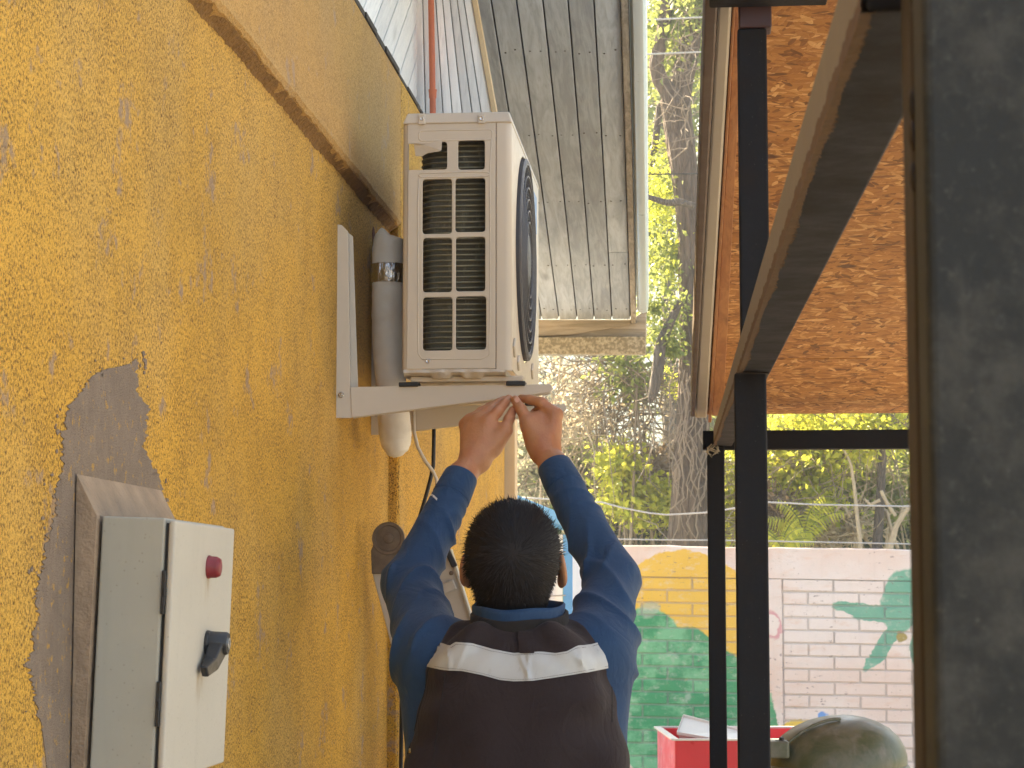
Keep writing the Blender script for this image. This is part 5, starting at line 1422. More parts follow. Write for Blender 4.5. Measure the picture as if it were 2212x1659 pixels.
# arching dry stems over the wire
arv = thing('arching_vine', (U(1880,1190,14.4).x, 14.4, 0), 'three dry pinkish vine stems arching over the slack wire', 'vine')
for (pts, r) in (([(1800,1120),(1808,1100),(1818,1091),(1826,1096),(1836,1118)], 0.011), ([(1884,1097),(1900,1094),(1915,1105),(1930,1160),(1940,1186)], 0.012), ([(1962,1092),(1950,1096),(1940,1130),(1930,1175)], 0.010)):
    obj('stem', MB().tube([U(a,b,14.4) for a,b in pts], r, 6), M['twig_pale'], arv, smooth=True)
# fern-like palm fronds above the wall
def fern(px, py, Y, n, L, label, lean):
    t = thing('fern_plant', (U(px,py,Y).x, Y, 0), label, 'fern')
    rr = random.Random(int(px)); base = U(px, py, Y)
    st = MB(); V = []; F = []
    for k in range(n):
        a = lean + rr.uniform(-0.7,0.7); d = Vector((math.sin(a), rr.uniform(-0.4,0.1), math.cos(a))).normalized()
        pts = []; p = base.copy(); v = d.copy()
        for i in range(9): pts.append(p.copy()); p = p+v*L/8; v = (v+Vector((0.06*math.copysign(1,a),0,-0.16))).normalized()
        st.tube(pts, [0.006*(1-0.09*i) for i in range(9)], 5, cap=False)
        lf = MB()
        for i in range(1, 9):
            for h in (0, 0.5):
                q = pts[i-1].lerp(pts[i], h)
                for sgn in (-1, 1):
                    tdir = (pts[i]-pts[i-1]).normalized(); sd = tdir.cross(Vector((0,-1,0.2))).normalized()*sgn
                    l = L*0.30*(1-0.75*abs(i-3.5)/6)
                    e = q+sd*l*0.75+Vector((0,0,-l*0.5))+tdir*l*0.3
                    w = tdir*0.008
                    lf.add([q-w, q+w, e], [(0,1,2)])
        fo_ = obj('frond', lf, M['leaf_yellow'], t, fixn=False)
    obj('stalks', st, M['leaf_green'], t, smooth=True)
    return t
fern(1738, 1162, 14.3, 7, 0.34, 'yellow-lit fern fronds drooping above the wall beside brown thicket', -0.2)
fern(1690, 1185, 14.2, 6, 0.24, 'small fern tuft at the wall top right of the mid post', 0.1)
fern(1472, 858, 15.1, 8, 0.30, 'drooping fern tuft growing on the thick trunk', 0.0)
# tall trees further back, each with its own trunk and crown
bt = [(1175, 880, 60, 130, 22, 0.9, 600, 'leaf_grey', 'pale grey-green tree behind the dry creeper, seen below the eave'),
      (1430, 230, 80, 300, 20, 0.9, 4200, 'leaf_green', 'tall airy green tree seen between the two roofs'),
      (1560, 950, 70, 230, 21, 0.8, 3600, 'leaf_green', 'green tree behind the thick trunk and steel posts'),
      (1760, 930, 130, 170, 20, 0.9, 6500, 'leaf_yellow', 'sunny yellow-green tree filling the gap above the cross beam'),
      (1930, 940, 120, 190, 22, 0.9, 6000, 'leaf_green', 'mid green tree at far right behind slender trunk'),
      (1300, 1090, 130, 80, 19, 0.8, 4200, 'leaf_grey', 'low greyish tree behind the olive bush and sleeve'),
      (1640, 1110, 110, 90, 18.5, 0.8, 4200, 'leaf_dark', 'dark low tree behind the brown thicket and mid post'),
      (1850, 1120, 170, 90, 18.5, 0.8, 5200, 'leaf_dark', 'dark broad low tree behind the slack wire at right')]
for (px, py, rx, ry, Y, dy, n, m_, lab) in bt:
    c = U(px, py, Y); t = thing('background_tree', (c.x, Y, 0), lab, 'tree', 'trees beyond the painted wall')
    P, C = clump_points(px, py, rx, ry, Y, dy, n, 90, 0.15)
    V, F = leaf_arrays(P, 0.085); np_obj('crown', V, F, M[m_], t)
    top = U(px, py-ry*0.6, Y)
    rr = random.Random(int(px))
    obj('trunk', bark_tube([Vector((c.x,Y,0)), Vector((c.x+rr.uniform(-.1,.1),Y,top.z*0.35)), Vector((c.x+rr.uniform(-.15,.15),Y,top.z*0.7)), top], [0.10,0.085,0.06,0.02], 14, int(px)), M['bark_grey'], t, smooth=True)
    tw = MB(); twigs(tw, C, 110, 1.0, 0.009, int(px+3), 0.6); obj('twigs', tw, M['twig'], t, smooth=True)
# ------------------------------------------------------------------ the man
class Field:
    def __init__(self, lo, hi, h):
        self.lo = np.array(lo, float); self.h = h
        self.n = np.ceil((np.array(hi, float)-self.lo)/h).astype(int)+1
        self.a = np.full(self.n, 9.0, dtype=np.float32)
    def _win(self, lo, hi):
        i0 = np.clip(np.floor((np.asarray(lo)-self.lo)/self.h).astype(int), 0, self.n)
        i1 = np.clip(np.ceil((np.asarray(hi)-self.lo)/self.h).astype(int)+1, 0, self.n)
        if np.any(i1-i0 < 1): return None
        ax = [self.lo[k]+self.h*np.arange(i0[k], i1[k]) for k in range(3)]
        return tuple(slice(i0[k], i1[k]) for k in range(3)), ax[0][:,None,None], ax[1][None,:,None], ax[2][None,None,:]
    def blend(self, sl, d, k, op='add'):
        a = self.a[sl]
        if op == 'add':
            if k > 0:
                hh = np.maximum(k-np.abs(a-d), 0)/k; self.a[sl] = np.minimum(a, d)-hh*hh*k*0.25
            else: self.a[sl] = np.minimum(a, d)
        else:
            d = -d
            if k > 0:
                hh = np.maximum(k-np.abs(a-d), 0)/k; self.a[sl] = np.maximum(a, d)+hh*hh*k*0.25
            else: self.a[sl] = np.maximum(a, d)
    def cone(self, a, b, ra, rb, k=0.0, op='add', sy=1.0):
        """tapered capsule; sy>1 flattens it along Y"""
        a = np.array(a, float); b = np.array(b, float); R = max(ra, rb)+k+3*self.h
        w = self._win(np.minimum(a, b)-R, np.maximum(a, b)+R)
        if w is None: return
        sl, X, Y, Z = w
        S = np.array([1, sy, 1]); A = a*S; B = b*S; D = B-A; L = max(D@D, 1e-12)
        px, py, pz = X-A[0], Y*sy-A[1], Z-A[2]
        t = np.clip((px*D[0]+py*D[1]+pz*D[2])/L, 0, 1)
        d = np.sqrt((px-t*D[0])**2+(py-t*D[1])**2+(pz-t*D[2])**2) - (ra+(rb-ra)*t)
        self.blend(sl, d.astype(np.float32), k, op)
    def ell(self, c, r, k=0.0, rot=None, op='add'):
        c = np.array(c, float); r = np.array(r, float); R = r.max()+k+3*self.h
        w = self._win(c-R, c+R)
        if w is None: return
        sl, X, Y, Z = w
        x, y, z = X-c[0], Y-c[1], Z-c[2]
        if rot is not None:
            m = np.array(rot.transposed())
            x, y, z = (m[0,0]*x+m[0,1]*y+m[0,2]*z, m[1,0]*x+m[1,1]*y+m[1,2]*z, m[2,0]*x+m[2,1]*y+m[2,2]*z)
        k0 = np.sqrt((x/r[0])**2+(y/r[1])**2+(z/r[2])**2)
        k1 = np.sqrt((x/r[0]**2)**2+(y/r[1]**2)**2+(z/r[2]**2)**2)
        d = np.where(k1 > 1e-6, k0*(k0-1)/np.maximum(k1, 1e-6), -r.min())
        self.blend(sl, d.astype(np.float32), k, op)
    def grid(self):
        return tuple(self.lo[k]+self.h*np.arange(self.n[k]).reshape([-1 if j == k else 1 for j in range(3)]) for k in range(3))
    def mesh(self):
        a = self.a; s = a < 0
        n = [m-1 for m in a.shape]
        cnt = np.zeros(n, dtype=np.int8)
        for dx in (0,1):
            for dy in (0,1):
                for dz in (0,1): cnt += s[dx:dx+n[0], dy:dy+n[1], dz:dz+n[2]]
        act = (cnt > 0) & (cnt < 8)
        idx = np.argwhere(act); ids = np.full(n, -1, dtype=np.int64); ids[act] = np.arange(len(idx))
        cor = [(dx,dy,dz) for dx in (0,1) for dy in (0,1) for dz in (0,1)]
        val = {c: a[idx[:,0]+c[0], idx[:,1]+c[1], idx[:,2]+c[2]].astype(float) for c in cor}
        acc = np.zeros((len(idx),3)); num = np.zeros((len(idx),1))
        for c in cor:
            for ax in range(3):
                if c[ax] == 0:
                    d = list(c); d[ax] = 1; d = tuple(d); v0, v1 = val[c], val[d]
                    cr = (v0 < 0) != (v1 < 0); t = np.where(cr, v0/np.where(cr, v0-v1, 1), 0)
                    p = np.tile(np.array(c, float), (len(idx),1)); p[:,ax] = t
                    acc += p*cr[:,None]; num += cr[:,None]
        V = (idx+acc/num)*self.h+self.lo
        F = []
        for ax in range(3):
            u, w = (ax+1) % 3, (ax+2) % 3
            s0 = [slice(None)]*3; s1 = [slice(None)]*3; s0[ax] = slice(0,-1); s1[ax] = slice(1,None)
            A_, B_ = s[tuple(s0)], s[tuple(s1)]
            e = np.argwhere(A_ != B_)
            e = e[(e[:,u] > 0) & (e[:,w] > 0) & (e[:,u] < a.shape[u]-1) & (e[:,w] < a.shape[w]-1)]
            flip = A_[e[:,0], e[:,1], e[:,2]]
            def cell(du, dw):
                q = e.copy(); q[:,u] -= du; q[:,w] -= dw; return ids[q[:,0], q[:,1], q[:,2]]
            q = np.stack([cell(1,1), cell(0,1), cell(0,0), cell(1,0)], 1)
            q[~flip] = q[~flip][:, ::-1]
            F.append(q)
        F = np.concatenate(F); F = F[(F >= 0).all(1)]
        return V, F
def relax(V, F, it=2, lam=0.5):
    E = np.concatenate([F[:, [0,1]], F[:, [1,2]], F[:, [2,3]], F[:, [3,0]]]); E = np.concatenate([E, E[:, ::-1]])
    deg = np.bincount(E[:,0], minlength=len(V)).astype(float)[:,None]
    for _ in range(it):
        for l in (lam, -lam*0.9):
            S = np.stack([np.bincount(E[:,0], weights=V[E[:,1],k], minlength=len(V)) for k in range(3)], 1)/np.maximum(deg,1)
            V = V+l*(S-V)
    return V
def normals(V, F):
    n = np.cross(V[F[:,2]]-V[F[:,0]], V[F[:,3]]-V[F[:,1]]); N = np.zeros_like(V)
    for k in range(4): 
        for c in range(3): N[:,c] += np.bincount(F[:,k], weights=n[:,c], minlength=len(V))
    return unit(N)
def c8(a, b, Y): return np.array(U(905.2+0.1819*a, 822.9+0.1819*b, Y))
def PV(a, b, Y): return np.array(U(a, b, Y))

YH = 4.02                     # head depth
Hc = PV(1109, 1207, YH)
tilt = Euler((math.radians(28), 0, math.radians(-2))).to_matrix()   # head thrown back: face (+Y) turned upward
def hp_(x, y, z): return Hc + np.array(tilt @ Vector((x, y, z)))
man = thing('person', (Hc[0], 4.0, 0), 'man seen from behind in dark vest and blue sleeves reaching up to the bracket', 'person')
shL, shR = PV(938, 1425, 4.04), PV(1283, 1415, 4.04)
elL, elR = PV(884, 1262, 4.22), PV(1322, 1252, 4.22)
cuL, cuR = PV(994, 1033, 4.36), PV(1199, 1011, 4.36)
YHd = 4.40
body = Field((-0.85, 3.70, ZC-0.62), (0.02, 4.62, ZC+0.50), 0.0027)
# torso core inside the clothes, neck
body.cone(PV(1112,1600,4.0), PV(1112,1950,4.0), 0.125, 0.125, 0.0, sy=1.35)
body.cone(shL, shR, 0.045, 0.045, 0.03)
body.cone(PV(1112,1430,4.03), hp_(0,0.0,-0.055), 0.058, 0.054, 0.03)
# head: skull, jaw, brow, nose, lips, ears
body.ell(hp_(0,-0.008,0.006), (0.079,0.096,0.094), 0.0, tilt)
body.ell(hp_(0,0.030,-0.050), (0.060,0.066,0.068), 0.03, tilt)
body.ell(hp_(0,0.058,-0.098), (0.026,0.024,0.020), 0.03, tilt)
body.cone(hp_(-0.03,0.086,0.022), hp_(0.03,0.086,0.022), 0.014, 0.014, 0.012)
body.cone(hp_(0,0.094,0.012), hp_(0,0.113,-0.030), 0.008, 0.0125, 0.008)
for s in (-1, 1):
    body.ell(hp_(s*0.012,0.105,-0.030), (0.008,0.009,0.007), 0.006, tilt)
    body.ell(hp_(s*0.031,0.092,0.004), (0.017,0.012,0.010), 0.004, tilt, op='sub')
    body.ell(hp_(s*0.031,0.082,0.004), (0.0125,0.0125,0.0115), 0.002, tilt)
    body.ell(hp_(s*0.038,0.062,-0.030), (0.024,0.022,0.020), 0.02, tilt)
    er = tilt @ Euler((math.radians(-8), 0, math.radians(s*22))).to_matrix()
    body.ell(hp_(s*0.0895,-0.004,-0.020), (0.0085,0.020,0.034), 0.006, er)
    body.ell(hp_(s*0.097,-0.002,-0.016), (0.006,0.011,0.020), 0.004, er, op='sub')
    body.ell(hp_(s*0.0860,0.002,-0.050), (0.007,0.010,0.012), 0.006, er)
body.cone(hp_(-0.020,0.097,-0.056), hp_(0.020,0.097,-0.056), 0.006, 0.006, 0.006)
body.cone(hp_(-0.017,0.095,-0.066), hp_(0.017,0.095,-0.066), 0.0065, 0.0065, 0.006)
# arms in the sleeves, wrists
wrL, wrR = c8(665, 930, YHd-0.012), c8(1492, 830, YHd-0.012)
for (s_, e_, c_, w_) in ((shL, elL, cuL, wrL), (shR, elR, cuR, wrR)):
    body.cone(s_, e_, 0.048, 0.040, 0.02)
    body.cone(e_, c_, 0.040, 0.0285, 0.02)
    body.cone(c_, w_, 0.0285, 0.0262, 0.015, sy=1.0)
def chain(pts, rad, k=0.004, kr=0.010):
    for i in range(len(pts)-1):
        body.cone(pts[i], pts[i+1], rad[i], rad[i+1], kr if i == 0 else k)
# left hand (thumb on its right, back of the hand to the camera)
wL = wrL
mcp = {'i': c8(815,495,YHd+0.000), 'm': c8(700,462,YHd+0.012), 'r': c8(605,472,YHd+0.026), 'p': c8(548,520,YHd+0.040)}
for key, r0, r1 in (('i',0.022,0.0145),('m',0.022,0.0140),('r',0.021,0.0130),('p',0.019,0.0120)):
    off = {'i': (60,-20), 'm': (20,-10), 'r': (-20,0), 'p': (-45,10)}[key]
    body.cone(wL+np.array([off[0]*0.00017,0,0]), mcp[key], r0, r1, 0.016)
body.ell(c8(740,700,YHd+0.006), (0.032,0.015,0.036), 0.015)
chain([mcp['i'], c8(930,372,YHd+0.002), c8(1020,262,YHd+0.022), c8(1068,205,YHd+0.036)], [0.0125,0.0108,0.0095,0.0080])
chain([mcp['m'], c8(838,345,YHd+0.022), c8(950,262,YHd+0.044), c8(1010,222,YHd+0.060)], [0.0125,0.0108,0.0095,0.0082])
chain([mcp['r'], c8(742,362,YHd+0.042), c8(850,300,YHd+0.064), c8(910,268,YHd+0.082)], [0.0118,0.0102,0.0090,0.0078])
chain([mcp['p'], c8(650,420,YHd+0.058), c8(745,365,YHd+0.076), c8(800,340,YHd+0.090)], [0.0108,0.0090,0.0080,0.0068])
thb = [c8(880,790,YHd-0.002), c8(1022,590,YHd-0.004), c8(1072,448,YHd+0.006), c8(1112,348,YHd+0.020)]
body.cone(wL, thb[1], 0.020, 0.0135, 0.018)
chain(thb, [0.019,0.0122,0.0108,0.0085], 0.004, 0.014)
body.ell(c8(925,640,YHd+0.004), (0.018,0.012,0.020), 0.012)
# right hand (thumb on its left)
wR = wrR
mcr = {'i': c8(1622,400,YHd+0.000), 'm': c8(1590,430,YHd+0.020), 'r': c8(1560,480,YHd+0.036), 'p': c8(1545,540,YHd+0.050)}
for key, r0, r1 in (('i',0.022,0.0142),('m',0.022,0.0135),('r',0.020,0.0125),('p',0.018,0.0115)):
    body.cone(wR+np.array([0.004,0.002,0]), mcr[key], r0, r1, 0.016)
body.ell(c8(1470,600,YHd+0.004), (0.032,0.015,0.036), 0.015)
body.cone(wR+np.array([-0.006,0,0]), c8(1420,470,YHd+0.004), 0.022, 0.014, 0.016)
chain([mcr['i'], c8(1455,258,YHd+0.004), c8(1315,222,YHd+0.020), c8(1215,205,YHd+0.034)], [0.0128,0.0112,0.0098,0.0082])
chain([mcr['m'], c8(1440,322,YHd+0.026), c8(1380,382,YHd+0.046), c8(1345,400,YHd+0.036)], [0.0120,0.0105,0.0095,0.0085])
chain([mcr['r'], c8(1430,370,YHd+0.048), c8(1385,420,YHd+0.062), c8(1370,450,YHd+0.048)], [0.0112,0.0098,0.0088,0.0078])
chain([mcr['p'], c8(1440,440,YHd+0.060), c8(1410,480,YHd+0.068), c8(1400,510,YHd+0.056)], [0.0100,0.0085,0.0078,0.0068])
thb = [c8(1375,735,YHd-0.004), c8(1288,492,YHd-0.006), c8(1215,340,YHd+0.004), c8(1138,222,YHd+0.018)]
body.cone(wR, thb[1], 0.020, 0.0130, 0.018)
chain(thb, [0.0185,0.0125,0.0112,0.0088], 0.004, 0.014)
body.ell(c8(1370,520,YHd+0.004), (0.020,0.013,0.024), 0.014)
V, F = body.mesh(); V = relax(V, F, 1)
def mat_skin():
    g = G('skin'); p = g.pos()
    n = g.noise(p, 45, 4, 0.6); n2 = g.noise(p, 260, 3, 0.6); n3 = g.noise(g.map(p, loc=(2,2,2)), 18, 3)
    c = g.mix(n, (0.40,0.180,0.082), (0.54,0.265,0.130))
    c = g.mix(g.math('MULTIPLY', g.sstep(n3, 0.45, 0.7), 0.45), c, (0.42,0.135,0.07))
    g.done(c, 0.48, g.bump(g.math('ADD', n2, g.noise(g.map(p, scale=(1,1,0.4)), 110, 3)), 0.30, 0.003))
    g.b.inputs['Subsurface Weight'].default_value = 0.12
    g.b.inputs['Subsurface Radius'].default_value = (0.012, 0.004, 0.002)
    g.b.inputs['Subsurface Scale'].default_value = 0.5
    return g.m
M['skin'] = mat_skin()
bo = np_obj('body', V, F, M['skin'], man, smooth=True)
# thumb nails and eyes
M['nail'] = mat_simple('nail', (0.50,0.25,0.155), 0.3, 0.08, 60)
M['eye'] = mat_simple('eye_white', (0.7,0.68,0.64), 0.2, 0.04, 40)
M['iris'] = mat_simple('dark_iris', (0.03,0.015,0.008), 0.15, 0.1, 40)
def patch(name, c, n, up, w, h, mat, parent, th=0.0007):
    n = Vector(n).normalized(); up = (Vector(up)-n*Vector(up).dot(n)).normalized(); sd = up.cross(n)
    mb = MB(); pr = rrect(-w, w, -h, h, min(w, h)*0.7, 4)
    mb.prism([Vector(c)+sd*a+up*b+n*(-1.2*(a*a)/w*0.35) for a, b in pr], n*th)
    return obj(name, mb, mat, parent, smooth=True, auto=50)
tn = c8(1160, 245, YHd+0.010); patch('thumb_nail', tn+np.array([0.002,-0.0078,0.002]), (0.35,-0.9,0.15), (c8(1138,222,0.0+YHd)-c8(1215,340,YHd)).tolist(), 0.0050, 0.0062, M['nail'], bo)
for s in (-1, 1):
    e = MB().lathe(hp_(s*0.031,0.0865,0.004), tilt @ Vector((0,1,0)), [(0,0.0085),(0.004,0.0075),(0.0065,0.0045),(0.0075,0.001)], 14)
    eo = obj('eye', e, M['eye'], bo, smooth=True)
    obj('iris', MB().lathe(hp_(s*0.031,0.0935,0.005), tilt @ Vector((0,1,0.1)), [(0,0.0042),(0.0008,0.0036),(0.001,0.0005)], 12), M['iris'], eo, smooth=True)

# cloth displacement helpers
def folds(V, N, spec):
    """spec: (a, b, r, amp, freq, skew, phase, t0, t1) ripples round an arm segment"""
    D = np.zeros(len(V))
    for (a, b, r, amp, freq, skew, ph, t0, t1) in spec:
        a = np.array(a); b = np.array(b); L = np.linalg.norm(b-a); d = (b-a)/L
        q = V-a; t = q@d/L; rad = q-np.outer(t*L, d); rr = np.linalg.norm(rad, axis=1)
        u = np.cross(d, [0,1,0]); u /= np.linalg.norm(u); w = np.cross(d, u)
        th = np.arctan2(rad@w, rad@u)
        m = np.clip((t-t0)/0.12, 0, 1)*np.clip((t1-t)/0.12, 0, 1)*(rr < r*1.6)
        wob = 0.35*np.sin(t*L*31+ph*2)+0.5*np.sin(2*th+ph)
        s = np.sin(2*math.pi*(t*freq+skew*np.cos(th+ph*0.3))+ph+wob)
        s = 1.6*(1-np.abs(s))**1.6-0.45
        D += amp*m*s*(0.55+0.45*np.sin(th*1.0+ph*1.7+t*5))
    return V+N*D[:,None]

# blue shirt: sleeves, shoulders, flanks
sh = Field((-0.90, 3.68, ZC-0.75), (0.06, 4.50, ZC+0.36), 0.0042)
tc = lambda py: PV(1118, py, 4.0)
sh.cone(tc(1600), tc(1690), 0.172, 0.188, 0.0, sy=1.5)
sh.cone(tc(1690), tc(2250), 0.188, 0.180, 0.03, sy=1.5)
sh.cone(PV(955,1446,4.04), PV(1268,1442,4.04), 0.064, 0.064, 0.05)
sh.cone(PV(1060,1402,4.04), PV(965,1402,4.04), 0.046, 0.05, 0.04)
sh.cone(PV(1160,1398,4.04), PV(1260,1398,4.04), 0.046, 0.05, 0.04)
sh.cone(PV(912,1400,4.06), PV(925,1640,4.02), 0.052, 0.04, 0.04)
sh.cone(PV(1316,1395,4.06), PV(1300,1640,4.02), 0.050, 0.04, 0.04)
for (s_, e_, c_) in ((shL, elL, cuL), (shR, elR, cuR)):
    sh.cone(s_, e_, 0.067, 0.0510, 0.035)
    sh.cone(e_, c_, 0.0510, 0.0350, 0.025)
    d = (c_-e_)/np.linalg.norm(c_-e_)
    # cuff end cut flat
    X, Y, Z = sh.grid(); 
    w = sh._win(c_-0.09, c_+0.09); sl, X, Y, Z = w
    pl = (X-c_[0])*d[0]+(Y-c_[1])*d[1]+(Z-c_[2])*d[2]
    sh.a[sl] = np.maximum(sh.a[sl], (pl-0.004).astype(np.float32))
V, F = sh.mesh(); V = relax(V, F, 2); N = normals(V, F)
V = folds(V, N, [(shL, elL, 0.08, 0.0068, 1.35, 0.32, 0.4, -0.15, 1.1), (elL, cuL, 0.06, 0.0058, 1.9, -0.35, 1.3, -0.05, 0.62), (elL, cuL, 0.05, 0.0018, 4.2, 0.2, 0.3, 0.45, 0.88),
                 (shR, elR, 0.08, 0.0068, 1.35, -0.32, 2.2, -0.15, 1.1), (elR, cuR, 0.06, 0.0058, 1.7, 0.38, 0.2, -0.05, 0.66), (elR, cuR, 0.05, 0.0016, 3.9, -0.2, 1.0, 0.45, 0.88)])
V = relax(V, F, 1)
def mat_cloth(name, a, b, rough=0.85, weave=900, sheen=0.2):
    g = G(name); p = g.pos()
    n = g.noise(p, 13, 4, 0.6); w = g.noise(p, weave, 2, 0.5); w2 = g.noise(g.map(p, scale=(1,1,0.3)), 190, 3, 0.6)
    c = g.mix(n, a, b); c = g.mix(g.math('MULTIPLY', g.sstep(w, 0.45, 0.7), 0.25), c, tuple(min(1, x*1.5+0.004) for x in b))
    cr = g.noise(g.map(p, rot=(0.3,0.5,0.4), scale=(1,1,0.6)), 17, 3, 0.5, 1.6)
    cr = g.math('ABSOLUTE', g.math('SUBTRACT', cr, 0.5))
    c = g.mix(g.math('MULTIPLY', g.sstep(g.noise(p, 60, 5, 0.7), 0.55, 0.75), 0.25), c, tuple(min(1, x*1.7+0.006) for x in b))
    n0 = g.bump(cr, 0.32, 0.014)
    g.done(c, rough, g.bump(g.math('ADD', w, g.math('MULTIPLY', w2, 0.8)), 0.3, 0.0015, n0))
    g.b.inputs['Sheen Weight'].default_value = sheen
    return g.m
M['blue_cloth'] = mat_cloth('blue_knit', (0.0075,0.038,0.102), (0.011,0.051,0.132), 0.75, 900, 0.08)
M['vest_cloth'] = mat_cloth('dark_brown_twill', (0.0185,0.0105,0.0100), (0.026,0.015,0.0145), 0.9, 700, 0.04)
M['vest_collar'] = mat_cloth('dark_collar_knit', (0.012,0.0095,0.0075), (0.019,0.015,0.012), 0.92, 600, 0.05)
shirt = np_obj('shirt', V, F, M['blue_cloth'], man, smooth=True)
for (e_, c_, r0) in ((elL, cuL, 0.0362), (elR, cuR, 0.0362)):
    d_ = Vector((c_-e_).tolist()).normalized()
    obj('cuff', MB().lathe(Vector(c_.tolist())-d_*0.052, d_, [(0.0,0.0385),(0.002,0.0392),(0.028,0.0375),(0.055,0.0352),(0.0575,0.0342),(0.0575,0.0315),(0.054,0.0300),(0.02,0.0300)], 40), M['blue_cloth'], shirt, smooth=True, auto=60)
# small white mark near the left cuff
bv = BVHTree.FromPolygons([tuple(v) for v in V], [tuple(f) for f in F])
def drape(name, rows, mat, parent, tree, lift=0.0012, thick=0.001, fold=None, near_y=3.95):
    """rows of picture points laid onto the cloth seen from the camera side, given real thickness"""
    O = Vector((0,0,ZC)); nr, nc = len(rows), len(rows[0]); Vv = []
    for i, r in enumerate(rows):
        for j, (px, py) in enumerate(r):
            d = ray(px, py).normalized(); hit, nn, _, _ = tree.ray_cast(O, d)
            if hit is None: hit, nn, _, _ = tree.find_nearest(U(px, py, near_y))
            if nn.dot(d) > 0: nn = -nn
            f = fold(i/(nr-1), j/(nc-1)) if fold else 0
            Vv.append(hit+nn*(lift+f)); 
    Vv2 = [v + Vector((0, thick, 0)) for v in Vv]
    Fs = []; m = nr*nc
    for i in range(nr-1):
        for j in range(nc-1):
            a = i*nc+j; Fs.append((a, a+1, a+nc+1, a+nc)); Fs.append((m+a, m+a+nc, m+a+nc+1, m+a+1))
    ring = [j for j in range(nc)]+[i*nc+nc-1 for i in range(1, nr)]+[(nr-1)*nc+j for j in range(nc-2, -1, -1)]+[i*nc for i in range(nr-2, 0, -1)]
    for k in range(len(ring)): a, b = ring[k], ring[(k+1) % len(ring)]; Fs.append((a, m+a, m+b, b))
    return obj(name, MB().add(Vv+Vv2, Fs), mat, parent, smooth=True, auto=45)
M['white_print'] = mat_simple('white_print', (0.72,0.72,0.70), 0.6, 0.05, 60)
cr = [(917,1068),(924,1067),(931,1069),(938,1073),(945,1080)]
drape('sleeve_mark', [[(a,b-3) for a,b in cr],[(a-1,b+2) for a,b in cr]], M['white_print'], shirt, bv, 0.0008, 0.0006, None, 4.31)

# vest
ve = Field((-0.62, 3.66, ZC-0.70), (-0.02, 4.30, ZC+0.02), 0.0045)
ve.cone(tc(1610), tc(1690), 0.188, 0.200, 0.0, sy=1.50)
ve.cone(tc(1690), tc(2150), 0.200, 0.196, 0.03, sy=1.50)
ve.cone(PV(972,1448,4.03), PV(1252,1446,4.03), 0.074, 0.074, 0.05)
ve.cone(PV(1060,1402,4.03), PV(975,1404,4.03), 0.054, 0.056, 0.045)
ve.cone(PV(1160,1398,4.03), PV(1250,1400,4.03), 0.054, 0.056, 0.045)
ve.ell(PV(1040,1480,3.93), (0.085,0.05,0.11), 0.05); ve.ell(PV(1190,1480,3.93), (0.085,0.05,0.11), 0.05)
X, Y, Z = ve.grid()
def colx(px, Y=3.93): return PV(px, 1450, Y)[0]
rowsz = np.array([PV(1100, r, 3.95)[2] for r in (1300,1330,1350,1400,1450,1500,1560,1600,1680,1760)])[::-1]
lx = np.array([colx(v) for v in (1000,985,962,934,916,904,890,876,862,862)])[::-1]
rx_ = np.array([colx(v) for v in (1222,1240,1264,1307,1332,1348,1364,1372,1362,1362)])[::-1]
zz = Z[0,0,:]; xl_z = np.interp(zz, rowsz, lx)[None,None,:]; xr_z = np.interp(zz, rowsz, rx_)[None,None,:]
cut = np.maximum(xl_z-X, X-xr_z).astype(np.float32)
k = 0.010; a = ve.a; b = np.broadcast_to(cut, a.shape); hh = np.maximum(k-np.abs(a-b), 0)/k
ve.a = (np.maximum(a, b)+hh*hh*k*0.25).astype(np.float32)
bot = (ZC-0.62-Z).astype(np.float32); ve.a = np.maximum(ve.a, np.broadcast_to(bot, ve.a.shape))
V, F = ve.mesh(); V = relax(V, F, 2); N = normals(V, F)
# soft vertical drag folds, yoke creases at the shoulders
cx = colx(1112)
xn = (V[:,0]-cx); zn = V[:,2]-ZC
D = 0.0045*np.sin(xn*52+3*np.sin(zn*9))*np.clip((-0.16-zn)/0.12, 0, 1)
D += 0.0050*np.sin(np.abs(xn)*75+zn*60)*np.clip((zn+0.14)/0.05, 0, 1)*np.clip(np.abs(xn)/0.06, 0, 1)
D += 0.0055*np.sin(zn*70+np.abs(xn)*20+np.sin(xn*31))*np.exp(-((np.abs(xn)-0.14)/0.06)**2)*np.clip((-0.10-zn)/0.05, 0, 1)
g1 = np.array([0.004*math.sin(i) for i in range(1)])
V = V+N*D[:,None]; V = relax(V, F, 1)
vest = np_obj('vest', V, F, M['vest_cloth'], man, smooth=True)
bvv = BVHTree.FromPolygons([tuple(v) for v in V], [tuple(f) for f in F])
# reflective band across the shoulder blades
def lerp_pts(P, t):
    xs_ = [p[0] for p in P]; f = xs_[0]+(xs_[-1]-xs_[0])*t
    return (f, float(np.interp(f, xs_, [p[1] for p in P])))
topc = [(936,1387),(955,1390),(972,1396),(985,1388),(1020,1390),(1060,1402),(1110,1411),(1165,1408),(1200,1411),(1225,1407),(1245,1396),(1275,1393),(1307,1384)]
botc = [(924,1441),(960,1447),(1000,1450),(1040,1458),(1080,1469),(1110,1472),(1150,1471),(1190,1465),(1240,1457),(1290,1448),(1328,1440)]
nc, nr = 90, 14; rows = []
for i in range(nr):
    s = i/(nr-1); row = []
    for j in range(nc):
        a = lerp_pts(topc, j/(nc-1)); b = lerp_pts(botc, j/(nc-1)); row.append((a[0]+(b[0]-a[0])*s, a[1]+(b[1]-a[1])*s))
    rows.append(row)
rf = noise1(91); rf2 = noise1(92)
